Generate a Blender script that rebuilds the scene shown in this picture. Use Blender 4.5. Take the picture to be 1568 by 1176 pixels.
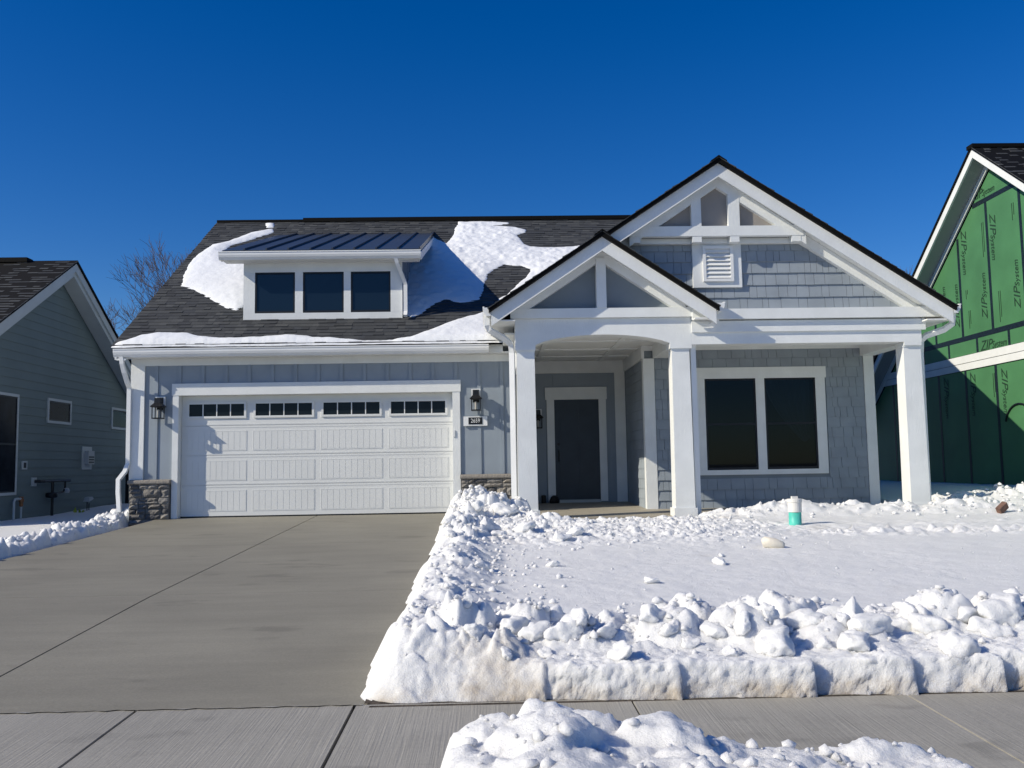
import bpy, math, random
import numpy as np
from mathutils import Vector, Matrix, noise as mnoise
random.seed(7); RNG = np.random.default_rng(11)
S = bpy.context.scene
for o in list(bpy.data.objects): bpy.data.objects.remove(o)

# ------------------------------------------------------------------ camera
F_PX, PW, PH = 1400.0, 1568, 1176
YAW, PITCH, ROLL = math.radians(1.6), math.atan(126/1400.0), math.radians(0.95)
CAM = Vector((0, -16.5, 0.785))
_f = Vector((math.sin(YAW)*math.cos(PITCH), math.cos(YAW)*math.cos(PITCH), math.sin(PITCH)))
_r = Vector((math.cos(YAW), -math.sin(YAW), 0)); _u = _r.cross(_f)
R_ = _r*math.cos(ROLL) - _u*math.sin(ROLL); U_ = _r*math.sin(ROLL) + _u*math.cos(ROLL)
cd = bpy.data.cameras.new('camera'); cam = bpy.data.objects.new('camera', cd)
S.collection.objects.link(cam); S.camera = cam
cam.matrix_world = Matrix(((R_.x, U_.x, -_f.x, CAM.x), (R_.y, U_.y, -_f.y, CAM.y), (R_.z, U_.z, -_f.z, CAM.z), (0, 0, 0, 1)))
cd.sensor_width = 36; cd.lens = 36*F_PX/PW; cd.clip_start = 0.1; cd.clip_end = 3000

# ------------------------------------------------------------------ light
SUN = Vector((2.6, 1.0, -1.7)).normalized()            # direction the light travels
w = bpy.data.worlds.new('World'); S.world = w; w.use_nodes = True
nt = w.node_tree; bg = nt.nodes['Background']
sky = nt.nodes.new('ShaderNodeTexSky'); sky.sky_type = 'NISHITA'; sky.sun_disc = False
sky.sun_elevation = math.asin(-SUN.z); sky.sun_rotation = math.atan2(-SUN.x, -SUN.y)
sky.altitude = 300; sky.air_density = 1.0; sky.dust_density = 0.25; sky.ozone_density = 5.0
hs = nt.nodes.new('ShaderNodeHueSaturation'); hs.inputs['Saturation'].default_value = 1.34; hs.inputs['Hue'].default_value = .514; nt.links.new(sky.outputs[0], hs.inputs['Color']); nt.links.new(hs.outputs[0], bg.inputs[0]); bg.inputs[1].default_value = 0.11
ld = bpy.data.lights.new('sun', 'SUN'); ld.energy = 5.0; ld.angle = math.radians(0.5); ld.color = (1.0, 0.915, 0.755)
sun = bpy.data.objects.new('sun', ld); S.collection.objects.link(sun); sun.location = (-15, -12, 14)
sun.rotation_euler = SUN.to_track_quat('-Z', 'Y').to_euler()
S.view_settings.view_transform = 'Standard'; S.view_settings.look = 'None'
S.view_settings.exposure = -0.08; S.view_settings.gamma = 1.0; S.view_settings.use_curve_mapping = False

# ------------------------------------------------------------------ pixel helpers (direction only; the plane gives the distance)
def ray(x, y): return _f + R_*((x-PW/2)/F_PX) - U_*((y-PH/2)/F_PX)
def onY(x, y, Y): d = ray(x, y); return CAM + d*((Y-CAM.y)/d.y)
def onX(x, y, X): d = ray(x, y); return CAM + d*((X-CAM.x)/d.x)
def onP(x, y, n, c): n = Vector(n); d = ray(x, y); return CAM + d*((c-n.dot(CAM))/n.dot(d))

# ------------------------------------------------------------------ materials
def mat(name, col, rough=0.6, noise=None, bump=None, spec=0.35, metal=0.0, coord='Object'):
    """col: base; noise=(scale,amount[,stretch]) colour mottling; bump=(scale,strength,dist[,stretch])"""
    m = bpy.data.materials.new(name); m.use_nodes = True; t = m.node_tree; p = t.nodes['Principled BSDF']
    p.inputs['Base Color'].default_value = (*col, 1); p.inputs['Roughness'].default_value = rough
    p.inputs['Specular IOR Level'].default_value = spec; p.inputs['Metallic'].default_value = metal
    tc = t.nodes.new('ShaderNodeTexCoord'); geo = t.nodes.new('ShaderNodeNewGeometry')
    src = geo.outputs['Position'] if coord == 'World' else tc.outputs['Object']
    def tex(scale, st, detail=4):
        mp = t.nodes.new('ShaderNodeMapping'); mp.inputs['Scale'].default_value = st or (1, 1, 1); t.links.new(src, mp.inputs[0])
        n = t.nodes.new('ShaderNodeTexNoise'); n.inputs['Scale'].default_value = scale; n.inputs['Detail'].default_value = detail
        t.links.new(mp.outputs[0], n.inputs['Vector']); return n
    if noise:
        n = tex(noise[0], noise[2] if len(noise) > 2 else None, 6)
        r = t.nodes.new('ShaderNodeMapRange'); r.inputs[1].default_value = 0.3; r.inputs[2].default_value = 0.7
        r.inputs[3].default_value = 1-noise[1]; r.inputs[4].default_value = 1+noise[1]
        t.links.new(n.outputs[0], r.inputs[0])
        mx = t.nodes.new('ShaderNodeVectorMath'); mx.operation = 'SCALE'; mx.inputs[0].default_value = col
        t.links.new(r.outputs[0], mx.inputs['Scale']); t.links.new(mx.outputs[0], p.inputs['Base Color'])
    if bump:
        n = tex(bump[0], bump[3] if len(bump) > 3 else None, 5)
        b = t.nodes.new('ShaderNodeBump'); b.inputs['Strength'].default_value = bump[1]; b.inputs['Distance'].default_value = bump[2]
        t.links.new(n.outputs[0], b.inputs['Height']); t.links.new(b.outputs[0], p.inputs['Normal'])
    return m
def attr_mat(name, base, rough, var=1.0, bump=None):
    """colour multiplied by a per-face 'tone' attribute (each shingle / stone has its own shade)"""
    m = mat(name, base, rough, None, bump, 0.25); t = m.node_tree; p = t.nodes['Principled BSDF']
    a = t.nodes.new('ShaderNodeAttribute'); a.attribute_name = 'tone'
    n = t.nodes.new('ShaderNodeTexNoise'); n.inputs['Scale'].default_value = 60; n.inputs['Detail'].default_value = 3
    g = t.nodes.new('ShaderNodeNewGeometry'); t.links.new(g.outputs['Position'], n.inputs['Vector'])
    r = t.nodes.new('ShaderNodeMapRange'); r.inputs[3].default_value = 0.75; r.inputs[4].default_value = 1.25; t.links.new(n.outputs[0], r.inputs[0])
    v = t.nodes.new('ShaderNodeVectorMath'); v.operation = 'MULTIPLY'; v.inputs[1].default_value = base; t.links.new(a.outputs['Color'], v.inputs[0])
    s = t.nodes.new('ShaderNodeVectorMath'); s.operation = 'SCALE'; t.links.new(v.outputs[0], s.inputs[0]); t.links.new(r.outputs[0], s.inputs['Scale'])
    t.links.new(s.outputs[0], p.inputs['Base Color']); return m
M = {}
M['white'] = mat('white_trim', (.77, .79, .78), .5, (3, .05), (45, .5, .006, (1.6, 1.6, .35)), coord='World')
M['white2'] = mat('white_metal', (.80, .81, .80), .35, (2, .04), None, .5, coord='World')
M['soffit'] = mat('soffit_white', (.76, .77, .75), .6, (4, .04), coord='World')
M['siding'] = mat('grey_siding', (.285, .330, .375), .65, (2.5, .06), (40, .2, .004, (1, 1, .15)), coord='World')
M['shake'] = mat('grey_shake', (.285, .325, .365), .7, (3, .09), (60, .35, .004, (1, 1, .08)), coord='World')
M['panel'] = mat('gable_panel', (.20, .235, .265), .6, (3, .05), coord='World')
M['taupe'] = mat('taupe_panel', (.31, .285, .26), .6, (3, .05), coord='World')
M['lsiding'] = mat('teal_grey_siding', (.155, .200, .200), .65, (1.2, .07), (40, .2, .004, (1, .15, 1)), coord='World')
M['ltrim'] = mat('pale_grey_trim', (.50, .54, .54), .55, (3, .05), coord='World')
M['door'] = mat('navy_door', (.030, .042, .058), .4, (4, .1))
M['metal'] = mat('navy_metal_roof', (.050, .060, .075), .38, (1.5, .08), None, .5, .2)
M['black'] = mat('black_metal', (.012, .013, .015), .4)
M['glass'] = mat('dark_glass', (.009, .014, .021), .04, None, None, .16)
def clear_glass():
    m = bpy.data.materials.new('window_glass'); m.use_nodes = True; t = m.node_tree; t.nodes.clear()
    o = t.nodes.new('ShaderNodeOutputMaterial'); mx = t.nodes.new('ShaderNodeMixShader'); tr = t.nodes.new('ShaderNodeBsdfTransparent'); tr.inputs[0].default_value = (.30, .36, .40, 1)
    gl = t.nodes.new('ShaderNodeBsdfGlossy'); gl.inputs['Roughness'].default_value = .02; gl.inputs['Color'].default_value = (.5, .55, .6, 1)
    fr = t.nodes.new('ShaderNodeFresnel'); fr.inputs[0].default_value = 1.45
    t.links.new(fr.outputs[0], mx.inputs[0]); t.links.new(tr.outputs[0], mx.inputs[1]); t.links.new(gl.outputs[0], mx.inputs[2]); t.links.new(mx.outputs[0], o.inputs[0]); return m
M['glassc'] = clear_glass(); M['reflection_drape'] = mat('reflection_cloth', (.60, .61, .60), .8)
M['glassl'] = mat('shaded_glass', (.012, .016, .022), .15, (3, .4), None, .06)
M['glassd'] = mat('dormer_glass', (.008, .016, .028), .08, None, None, .5)
M['lampglass'] = mat('lamp_glass', (.45, .43, .38), .15)
M['gdoor'] = mat('garage_door_paint', (.74, .75, .73), .45, (2, .03), (90, .08, .003), coord='World')
M['sash'] = mat('black_sash', (.010, .013, .018), .45)
M['mortar'] = mat('mortar', (.16, .155, .145), .9, (20, .15))
M['green'] = mat('green_sheathing', (.070, .205, .088), .5, (1.3, .13), None, .35, coord='World')
M['tape'] = mat('black_tape', (.010, .018, .026), .45, (30, .6), coord='World')
M['print'] = mat('black_print', (.018, .05, .028), .6)
M['dirt'] = mat('frozen_soil', (.065, .052, .04), .95, (14, .5), (30, .9, .02), coord='World')
M['pvc'] = mat('white_pvc', (.74, .72, .67), .45, (10, .08))
M['teal'] = mat('teal_pvc', (.09, .52, .42), .45, (10, .1))
M['ice'] = mat('tan_ice', (.74, .69, .58), .5, (9, .18), (12, .5, .02))
M['brick'] = mat('brown_brick', (.17, .10, .075), .85, (14, .35), (40, .6, .01))
M['bark'] = mat('bark', (.085, .065, .055), .9, (8, .3))
M['brass'] = mat('brass', (.32, .15, .07), .5, None, None, .5, .6)
M['leaf'] = mat('yellow_tag', (.35, .42, .05), .6)
M['grey'] = mat('grey_plastic', (.45, .47, .47), .5)
M['backwall'] = mat('blue_grey_siding', (.17, .23, .30), .7, (2, .06))
M['shingle'] = attr_mat('asphalt_shingle', (.060, .064, .068), .85, bump=(140, .5, .004))
M['stone'] = attr_mat('ledge_stone', (.265, .255, .24), .85, bump=(28, .9, .02))
# concrete
def concrete(name, col, streak, fine):
    m = mat(name, col, .62, None, None, .35); t = m.node_tree; p = t.nodes['Principled BSDF']; g = t.nodes.new('ShaderNodeNewGeometry')
    def tx(scale, st, det=5, rough=.6):
        mp = t.nodes.new('ShaderNodeMapping'); mp.inputs['Scale'].default_value = st; t.links.new(g.outputs['Position'], mp.inputs[0])
        n = t.nodes.new('ShaderNodeTexNoise'); n.inputs['Scale'].default_value = scale; n.inputs['Detail'].default_value = det; n.inputs['Roughness'].default_value = rough
        t.links.new(mp.outputs[0], n.inputs['Vector']); return n
    def rng(n, a, b, lo, hi):
        r = t.nodes.new('ShaderNodeMapRange'); r.inputs[1].default_value = a; r.inputs[2].default_value = b; r.inputs[3].default_value = lo; r.inputs[4].default_value = hi
        t.links.new(n.outputs[0], r.inputs[0]); return r
    a = rng(tx(.55, (1, 1.6, 1)), .3, .7, .88, 1.12); b = rng(tx(3.0, streak, 6, .7), .3, .7, .93, 1.07); c = rng(tx(70, (1, 1, 1), 2), .25, .75, .90, 1.10)
    # a few pale dried splashes and dark damp spots
    d = rng(tx(1.1, (1, 2.2, 1), 3), .63, .70, 1.0, .80); e = rng(tx(5.0, (.45, 3.2, 1), 6, .75), .67, .76, 1.0, 1.30)
    cur = None
    for k in (a, b, c, d, e):
        if cur is None: cur = k; continue
        mm = t.nodes.new('ShaderNodeMath'); mm.operation = 'MULTIPLY'; t.links.new(cur.outputs[0], mm.inputs[0]); t.links.new(k.outputs[0], mm.inputs[1]); cur = mm
    v = t.nodes.new('ShaderNodeVectorMath'); v.operation = 'SCALE'; v.inputs[0].default_value = col
    t.links.new(cur.outputs[0], v.inputs['Scale']); t.links.new(v.outputs[0], p.inputs['Base Color'])
    bt = tx(fine[0], fine[1], 3); bu = t.nodes.new('ShaderNodeBump'); bu.inputs['Strength'].default_value = fine[2]; bu.inputs['Distance'].default_value = .01
    t.links.new(bt.outputs[0], bu.inputs['Height']); t.links.new(bu.outputs[0], p.inputs['Normal']); return m
M['drive'] = concrete('driveway_concrete', (.242, .228, .184), (.25, 2.0, 1), (40, (.5, 2, 1), .25))
M['walk'] = concrete('sidewalk_concrete', (.335, .32, .28), (6.0, .3, 1), (30, (3, .06, 1), .38))
M['porchc'] = concrete('porch_concrete', (.36, .33, .27), (.3, 3.0, 1), (40, (.5, 2, 1), .2))
# snow: clean white with a soil-stained variant chosen by noise close to the sidewalk edge
def snow(name, dirty):
    m = bpy.data.materials.new(name); m.use_nodes = True; t = m.node_tree; p = t.nodes['Principled BSDF']
    p.inputs['Roughness'].default_value = .55; p.inputs['Specular IOR Level'].default_value = .25
    p.inputs['Subsurface Weight'].default_value = 0.75; p.inputs['Subsurface Radius'].default_value = (1.0, 1.0, 1.0); p.inputs['Subsurface Scale'].default_value = 0.05
    g = t.nodes.new('ShaderNodeNewGeometry')
    def tx(scale, det, st=(1, 1, 1)):
        mp = t.nodes.new('ShaderNodeMapping'); mp.inputs['Scale'].default_value = st; t.links.new(g.outputs['Position'], mp.inputs[0])
        n = t.nodes.new('ShaderNodeTexNoise'); n.inputs['Scale'].default_value = scale; n.inputs['Detail'].default_value = det; n.inputs['Roughness'].default_value = .65
        t.links.new(mp.outputs[0], n.inputs['Vector']); return n
    mix = t.nodes.new('ShaderNodeMix'); mix.data_type = 'RGBA'; mix.inputs[6].default_value = (.82, .825, .82, 1); mix.inputs[7].default_value = (.50, .42, .31, 1)
    n = tx(2.2, 7)
    if dirty:
        a = t.nodes.new('ShaderNodeAttribute'); a.attribute_name = 'dirt'
        ad = t.nodes.new('ShaderNodeMath'); ad.operation = 'MULTIPLY'; t.links.new(a.outputs['Fac'], ad.inputs[0])
        r = t.nodes.new('ShaderNodeMapRange'); r.inputs[1].default_value = .38; r.inputs[2].default_value = .66; t.links.new(n.outputs[0], r.inputs[0])
        t.links.new(r.outputs[0], ad.inputs[1]); t.links.new(ad.outputs[0], mix.inputs[0])
    else: mix.inputs[0].default_value = 0.0
    t.links.new(mix.outputs[2], p.inputs['Base Color'])
    b1 = t.nodes.new('ShaderNodeBump'); b1.inputs['Strength'].default_value = .5; b1.inputs['Distance'].default_value = .02
    b2 = t.nodes.new('ShaderNodeBump'); b2.inputs['Strength'].default_value = .8; b2.inputs['Distance'].default_value = .010
    t.links.new(tx(38, 6).outputs[0], b1.inputs['Height']); t.links.new(tx(95, 4).outputs[0], b2.inputs['Height'])
    t.links.new(b1.outputs[0], b2.inputs['Normal']); t.links.new(b2.outputs[0], p.inputs['Normal']); return m
M['snow'] = snow('snow', False); M['snowd'] = snow('snow_with_soil', True)
def smooth_snow():
    m = mat('roof_snow', (.85, .87, .89), .5, None, (9, .35, .03), .25, coord='World'); return m
M['rsnow'] = smooth_snow()

# ------------------------------------------------------------------ mesh helpers
COL = S.collection
class MB:
    def __init__(s): s.v = []; s.f = []; s.t = []
    def add(s, vs, fs, tone=None):
        b = len(s.v); s.v += [tuple(v) for v in vs]; s.f += [tuple(i+b for i in f) for f in fs]
        s.t += [tone]*len(fs); return s
    def box(s, x0, x1, y0, y1, z0, z1, tone=None):
        return s.add([(x0, y0, z0), (x1, y0, z0), (x1, y1, z0), (x0, y1, z0), (x0, y0, z1), (x1, y0, z1), (x1, y1, z1), (x0, y1, z1)],
                     [(0, 3, 2, 1), (4, 5, 6, 7), (0, 1, 5, 4), (1, 2, 6, 5), (2, 3, 7, 6), (3, 0, 4, 7)], tone)
    def prism(s, poly, axis, a, b):
        """poly in the two other axes: axis y -> (x,z), axis x -> (y,z), axis z -> (x,y)"""
        def P(p, t):
            return {'y': (p[0], t, p[1]), 'x': (t, p[0], p[1]), 'z': (p[0], p[1], t)}[axis]
        n = len(poly); ar = sum(poly[i][0]*poly[(i+1) % n][1]-poly[(i+1) % n][0]*poly[i][1] for i in range(n))
        if ar < 0: poly = poly[::-1]
        if axis == 'y': a, b = b, a
        lo, hi = (a, b)
        vs = [P(p, lo) for p in poly]+[P(p, hi) for p in poly]
        fs = [tuple(range(n))[::-1], tuple(range(n, 2*n))]+[(i, (i+1) % n, n+(i+1) % n, n+i) for i in range(n)]
        return s.add(vs, fs)
    def slab(s, pts, zf, t):
        n = len(pts); ar = sum(pts[i][0]*pts[(i+1) % n][1]-pts[(i+1) % n][0]*pts[i][1] for i in range(n))
        if ar < 0: pts = pts[::-1]
        vs = [(x, y, zf(x, y)-t) for x, y in pts]+[(x, y, zf(x, y)) for x, y in pts]
        return s.add(vs, [tuple(range(n))[::-1], tuple(range(n, 2*n))]+[(i, (i+1) % n, n+(i+1) % n, n+i) for i in range(n)])
    def tube(s, path, r, seg=8, cap=True, rect=None, radii=None):
        path = [Vector(p) for p in path]; rings = []
        up0 = Vector((0, 0, 1)); prev = None
        for i, p in enumerate(path):
            d = (path[min(i+1, len(path)-1)]-path[max(i-1, 0)]).normalized()
            if prev is None:
                ref = Vector((0, 1, 0)) if abs(d.y) < .9 else Vector((1, 0, 0)); a = d.cross(ref).normalized()
            else: a = (prev-d*prev.dot(d)).normalized()
            prev = a; b = d.cross(a)
            if rect:
                w, h = rect; ring = [p+a*x*w+b*y*h for x, y in ((.5, .5), (-.5, .5), (-.5, -.5), (.5, -.5))]
            else:
                rr = radii[i] if radii else r
                ring = [p+a*math.cos(2*math.pi*k/seg)*rr+b*math.sin(2*math.pi*k/seg)*rr for k in range(seg)]
            rings.append(ring)
        n = len(rings[0]); vs = [v for r_ in rings for v in r_]; fs = []
        for i in range(len(rings)-1):
            for k in range(n): fs.append((i*n+k, i*n+(k+1) % n, (i+1)*n+(k+1) % n, (i+1)*n+k))
        if cap: fs += [tuple(range(n))[::-1], tuple(range((len(rings)-1)*n, len(rings)*n))]
        return s.add(vs, fs)
    def lathe(s, prof, c, seg=20):
        vs = []; fs = []
        for r, z in prof:
            for k in range(seg): a = 2*math.pi*k/seg; vs.append((c[0]+r*math.cos(a), c[1]+r*math.sin(a), c[2]+z))
        for i in range(len(prof)-1):
            for k in range(seg): fs.append((i*seg+k, i*seg+(k+1) % seg, (i+1)*seg+(k+1) % seg, (i+1)*seg+k))
        fs += [tuple(range(seg))[::-1], tuple(range((len(prof)-1)*seg, len(prof)*seg))]
        return s.add(vs, fs)
    def mesh(s, name, m, smooth=False):
        me = bpy.data.meshes.new(name); me.from_pydata(s.v, [], s.f); me.materials.append(m)
        if any(t is not None for t in s.t):
            at = me.attributes.new('tone', 'FLOAT_COLOR', 'FACE')
            arr = np.ones((len(s.f), 4), np.float32)
            for i, t in enumerate(s.t):
                if t is not None: arr[i, :3] = t
            at.data.foreach_set('color', arr.ravel())
        if smooth: me.polygons.foreach_set('use_smooth', [True]*len(me.polygons))
        me.update(); return me
    def build(s, name, m, parent=None, smooth=False, **kw):
        return link(name, s.mesh(name, m, smooth), parent, **kw)
def link(name, me, parent=None, label=None, cat=None, group=None, kind=None, loc=None, rot=None):
    o = bpy.data.objects.new(name, me); COL.objects.link(o)
    if parent:
        o.parent = parent
        if parent.type == 'EMPTY': o.matrix_parent_inverse = Matrix.Translation(parent.location).inverted()
    if loc: o.location = loc
    if rot: o.rotation_euler = rot
    for k, v in (('label', label), ('category', cat), ('group', group), ('kind', kind)):
        if v: o[k] = v
    return o
def empty(name, loc, label, cat, group=None):
    o = link(name, None, None, label, cat, group); o.location = loc; bpy.context.view_layer.update(); return o
def box(name, m, parent, *a, **kw): return MB().box(*a).build(name, m, parent, **kw)

# ------------------------------------------------------------------ numeric noise for the snow
TBL = RNG.random((256, 256)); OX = RNG.random((256, 256)); OY = RNG.random((256, 256))
def vn(x, y):
    xi = np.floor(x).astype(int); yi = np.floor(y).astype(int); fx = x-xi; fy = y-yi
    fx = fx*fx*(3-2*fx); fy = fy*fy*(3-2*fy)
    a = TBL[xi & 255, yi & 255]; b = TBL[(xi+1) & 255, yi & 255]; c = TBL[xi & 255, (yi+1) & 255]; d = TBL[(xi+1) & 255, (yi+1) & 255]
    return (a*(1-fx)+b*fx)*(1-fy)+(c*(1-fx)+d*fx)*fy
def fbm(x, y, o=4, g=.5):
    s = 0; a = 1; t = 0
    for i in range(o): s = s+a*vn(x+17.3*i, y-9.1*i); t += a; a *= g; x = x*2.03; y = y*2.03
    return s/t*2-1
def worley(x, y):
    xi = np.floor(x).astype(int); yi = np.floor(y).astype(int); d1 = np.full(x.shape, 9.); hid = np.zeros(x.shape)
    for dx in (-1, 0, 1):
        for dy in (-1, 0, 1):
            a = (xi+dx) & 255; b = (yi+dy) & 255
            px = xi+dx+OX[a, b]; py = yi+dy+OY[a, b]; d = np.hypot(px-x, py-y); k = d < d1
            d1 = np.where(k, d, d1); hid = np.where(k, TBL[a, b], hid)
    return d1, hid
def lumps(x, y, size, keep=.6):
    """angular broken lumps, 0..1: tilted blocks in warped cells, some cells empty"""
    wx = x+.30*size*fbm(x/size*1.7, y/size*1.7, 2); wy = y+.30*size*fbm(x/size*1.7+31, y/size*1.7+7, 2)
    x = wx/size; y = wy/size
    xi = np.floor(x).astype(int); yi = np.floor(y).astype(int); d1 = np.full(x.shape, 9.); d2 = np.full(x.shape, 9.)
    h = np.zeros(x.shape); ox = np.zeros(x.shape); oy = np.zeros(x.shape); a1 = np.zeros(x.shape)
    for dx in (-1, 0, 1):
        for dy in (-1, 0, 1):
            a = (xi+dx) & 255; b = (yi+dy) & 255
            ex = x-(xi+dx+OX[a, b]); ey = y-(yi+dy+OY[a, b]); d = np.hypot(ex, ey); k = d < d1
            d2 = np.where(k, d1, np.minimum(d2, d)); d1 = np.where(k, d, d1)
            h = np.where(k, TBL[a, b], h); ox = np.where(k, ex, ox); oy = np.where(k, ey, oy); a1 = np.where(k, OX[b, a], a1)
    e = sst(d2-d1, .03, .38); ang = a1*6.283
    q = (.35+.65*h+.55*(ox*np.cos(ang)+oy*np.sin(ang)))*e*(1-.55*np.clip(d1, 0, 1)**2)
    return np.clip(np.where(h > 1-keep, q, 0), 0, 1.2)
def sst(x, a, b): t = np.clip((x-a)/(b-a), 0, 1); return t*t*(3-2*t)
def grid_mesh(name, xs, ys, Z, m, parent=None, DX=None, DY=None, mask=None, dirt=None, **kw):
    nx, ny = len(xs), len(ys); X, Y = np.meshgrid(xs, ys, indexing='ij')
    if DX is not None: X = X+DX
    if DY is not None: Y = Y+DY
    co = np.stack([X, Y, Z], -1).reshape(-1, 3)
    idx = np.arange(nx*ny).reshape(nx, ny)
    q = np.stack([idx[:-1, :-1], idx[1:, :-1], idx[1:, 1:], idx[:-1, 1:]], -1).reshape(-1, 4)
    if mask is not None:
        mk = mask.reshape(-1); q = q[mk[q].all(1)]
        used = np.unique(q); rm = np.full(len(co), -1); rm[used] = np.arange(len(used)); co = co[used]; q = rm[q]
        if dirt is not None: dirt = dirt.reshape(-1)[used]
    me = bpy.data.meshes.new(name); me.vertices.add(len(co)); me.vertices.foreach_set('co', co.ravel())
    me.loops.add(q.size); me.polygons.add(len(q)); me.loops.foreach_set('vertex_index', q.ravel().astype(np.int32))
    me.polygons.foreach_set('loop_start', np.arange(0, q.size, 4, dtype=np.int32))
    me.polygons.foreach_set('use_smooth', np.ones(len(q), bool)); me.materials.append(m)
    me.update(calc_edges=True)
    if dirt is not None:
        a = me.attributes.new('dirt', 'FLOAT', 'POINT'); a.data.foreach_set('value', dirt.reshape(-1).astype(np.float32))
    me.validate(); return link(name, me, parent, **kw)

# ================================================================== GROUND, DRIVEWAY, SIDEWALK
def zdrive(Y): return np.where(np.asarray(Y) > -8, -.045+.0365*np.asarray(Y), -.337+.054*(np.asarray(Y)+8))
def zd(Y): return float(zdrive(Y))
MB().add([(-900, -900, -1.05), (900, -900, -1.05), (900, 1500, -1.05), (-900, 1500, -1.05)], [(0, 1, 2, 3)]).build('ground', mat('low_bounce_ground', (.17, .175, .18), .9, (.15, .35), (4, .6, .05), coord='World'), kind='structure')  # unseen sheet; its grey darkened to cut sunlight bounced up onto the walls
def slab_top(name, m, parent, x0, x1, ys, zf, t=.12):
    b = MB()
    for a, c in zip(ys[:-1], ys[1:]):
        b.add([(x0, a, zf(a)-t), (x1, a, zf(a)-t), (x1, c, zf(c)-t), (x0, c, zf(c)-t), (x0, a, zf(a)), (x1, a, zf(a)), (x1, c, zf(c)), (x0, c, zf(c))],
              [(0, 3, 2, 1), (4, 5, 6, 7), (0, 1, 5, 4), (1, 2, 6, 5), (2, 3, 7, 6), (3, 0, 4, 7)])
    return b.build(name, m, parent)
drv = MB().slab([(-5.95, -11.36), (-.66, -11.36), (-.66, .1), (-5.95, .1)], lambda x, y: -.62+.0 if y < -5 else -.2, .1).build('driveway', M['dirt'], kind='structure')
for x0, x1 in ((-5.86, -3.082), (-3.066, -.68)):
    for y0, y1 in ((-11.33, -7.905), (-7.897, -4.104), (-4.096, .18)):
        ys = [y0]+[q for q in (-8,) if y0 < q < y1]+[y1]
        slab_top('concrete_slab', M['drive'], drv, x0, x1, ys, zd)
swk = MB().box(-14, 12, -12.95, -11.35, -.72, -.58).build('sidewalk', M['dirt'], kind='structure')
zs = lambda y: -.497-.018*(-11.38-y)
jx = [-1.92-1.512*i for i in range(7, -1, -1)]+[-.745+1.512*i for i in range(0, 9)]
for a, c in zip(jx[:-1], jx[1:]):
    g = .012 if abs(a+.745) < .1 or abs(a+1.92) < .1 else .005
    slab_top('concrete_slab', M['walk'], swk, a+g, c-.006, [-12.9, -11.36], zs, .1)
# pale cement smeared along the joint between driveway and sidewalk
rdj = random.Random(3); jb = MB(); xj = -5.86; top = []; bot = []
while xj < -.7: top.append((xj, -11.30+rdj.uniform(-.022, .022))); bot.append((xj, -11.375+rdj.uniform(-.012, .015))); xj += .06
vs_ = [(x, y, zd(y)+.003 if y > -11.33 else zd(-11.33)+.003) for x, y in top]+[(x, y, -.491) for x, y in bot]; n_ = len(top)
jb.add(vs_, [(n_+i, n_+i+1, i+1, i) for i in range(n_-1)]).build('cement_smear', mat('cement', (.40, .385, .34), .8, (8, .25), (60, .6, .01), coord='World'), drv)
apron = MB().slab([(-5.9, -16.2), (-.9, -16.2), (-.72, -12.92), (-5.95, -12.92)], lambda x, y: -.53-.03*(-12.9-y), .15).build('driveway_apron', M['walk'], kind='structure')
MB().box(-60, 60, -26, -16.25, -.95, -.80).build('road', mat('asphalt', (.05, .05, .052), .8, (30, .2), (80, .4, .01), coord='World'), kind='structure')
# walkway and porch slab
wlk = MB().slab([(-.66, -3.05), (3.45, -3.05), (3.45, -1.78), (-.66, -1.78)], lambda x, y: -.135+.018*(y+1.8), .12).build('walkway', M['porchc'], kind='structure')
MB().slab([(.50, -1.77), (7.25, -1.77), (7.25, .02), (2.86, .02), (2.86, 2.32), (.50, 2.32)], lambda x, y: -.021+.022*y, .25).build('porch_slab', M['porchc'], kind='structure')

# ================================================================== HOUSE
H = empty('house', (0, 0, 0), 'grey single-storey house with white trim, double garage and two front gables', 'house')
SL = .632; zr = lambda x, y: 3.257+SL*y; RY = 5.77; RZ = 3.257+SL*RY
zrb = lambda x, y: RZ-SL*(y-RY)
# --- walls
wall = MB().box(-6.34, .47, .27, 11.5, -.3, 2.94).box(-6.34, -5.56, 0, .2699, -.3, 2.94).box(-.56, .47, 0, .2699, -.3, 2.94).box(-5.5599, -.5601, 0, .2699, 2.17, 2.94).box(.472, 2.878, 2.3, 11.5, -.3, 2.94).build('wall', M['siding'], H)
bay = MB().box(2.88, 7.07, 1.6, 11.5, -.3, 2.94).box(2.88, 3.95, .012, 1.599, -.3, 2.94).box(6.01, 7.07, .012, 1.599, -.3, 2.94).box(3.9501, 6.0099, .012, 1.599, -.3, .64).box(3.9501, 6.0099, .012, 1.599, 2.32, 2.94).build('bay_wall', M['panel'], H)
attic = MB().prism([(.002, 2.942), (11.5, 2.942), (11.5, 3.03), (RY, RZ-.16), (.002, 3.08)], 'x', -6.33, 7.4).build('attic_wall', M['siding'], H)
for i in range(17):
    x = -5.915+.4125*i
    if x > .42: break
    if -5.63 < x < -.46: box('batten', M['siding'], wall, x-.031, x+.031, -.019, .001, 2.357, 2.69)
    else: box('batten', M['siding'], wall, x-.031, x+.031, -.019, .001, .655, 2.69)
for x in (.62, 1.03, 2.56): box('batten', M['siding'], wall, x-.03, x+.03, 2.281, 2.301, .05, 2.68)
for i in range(3): box('batten', M['siding'], wall, 1.4+i*.41-.03, 1.4+i*.41+.03, 2.281, 2.301, 2.39, 2.68)
box('corner_board', M['white'], H, -6.365, -6.12, -.03, .25, .64, 2.69)
box('frieze_board', M['white'], H, -6.36, .46, -.028, .02, 2.685, 2.811)
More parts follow.
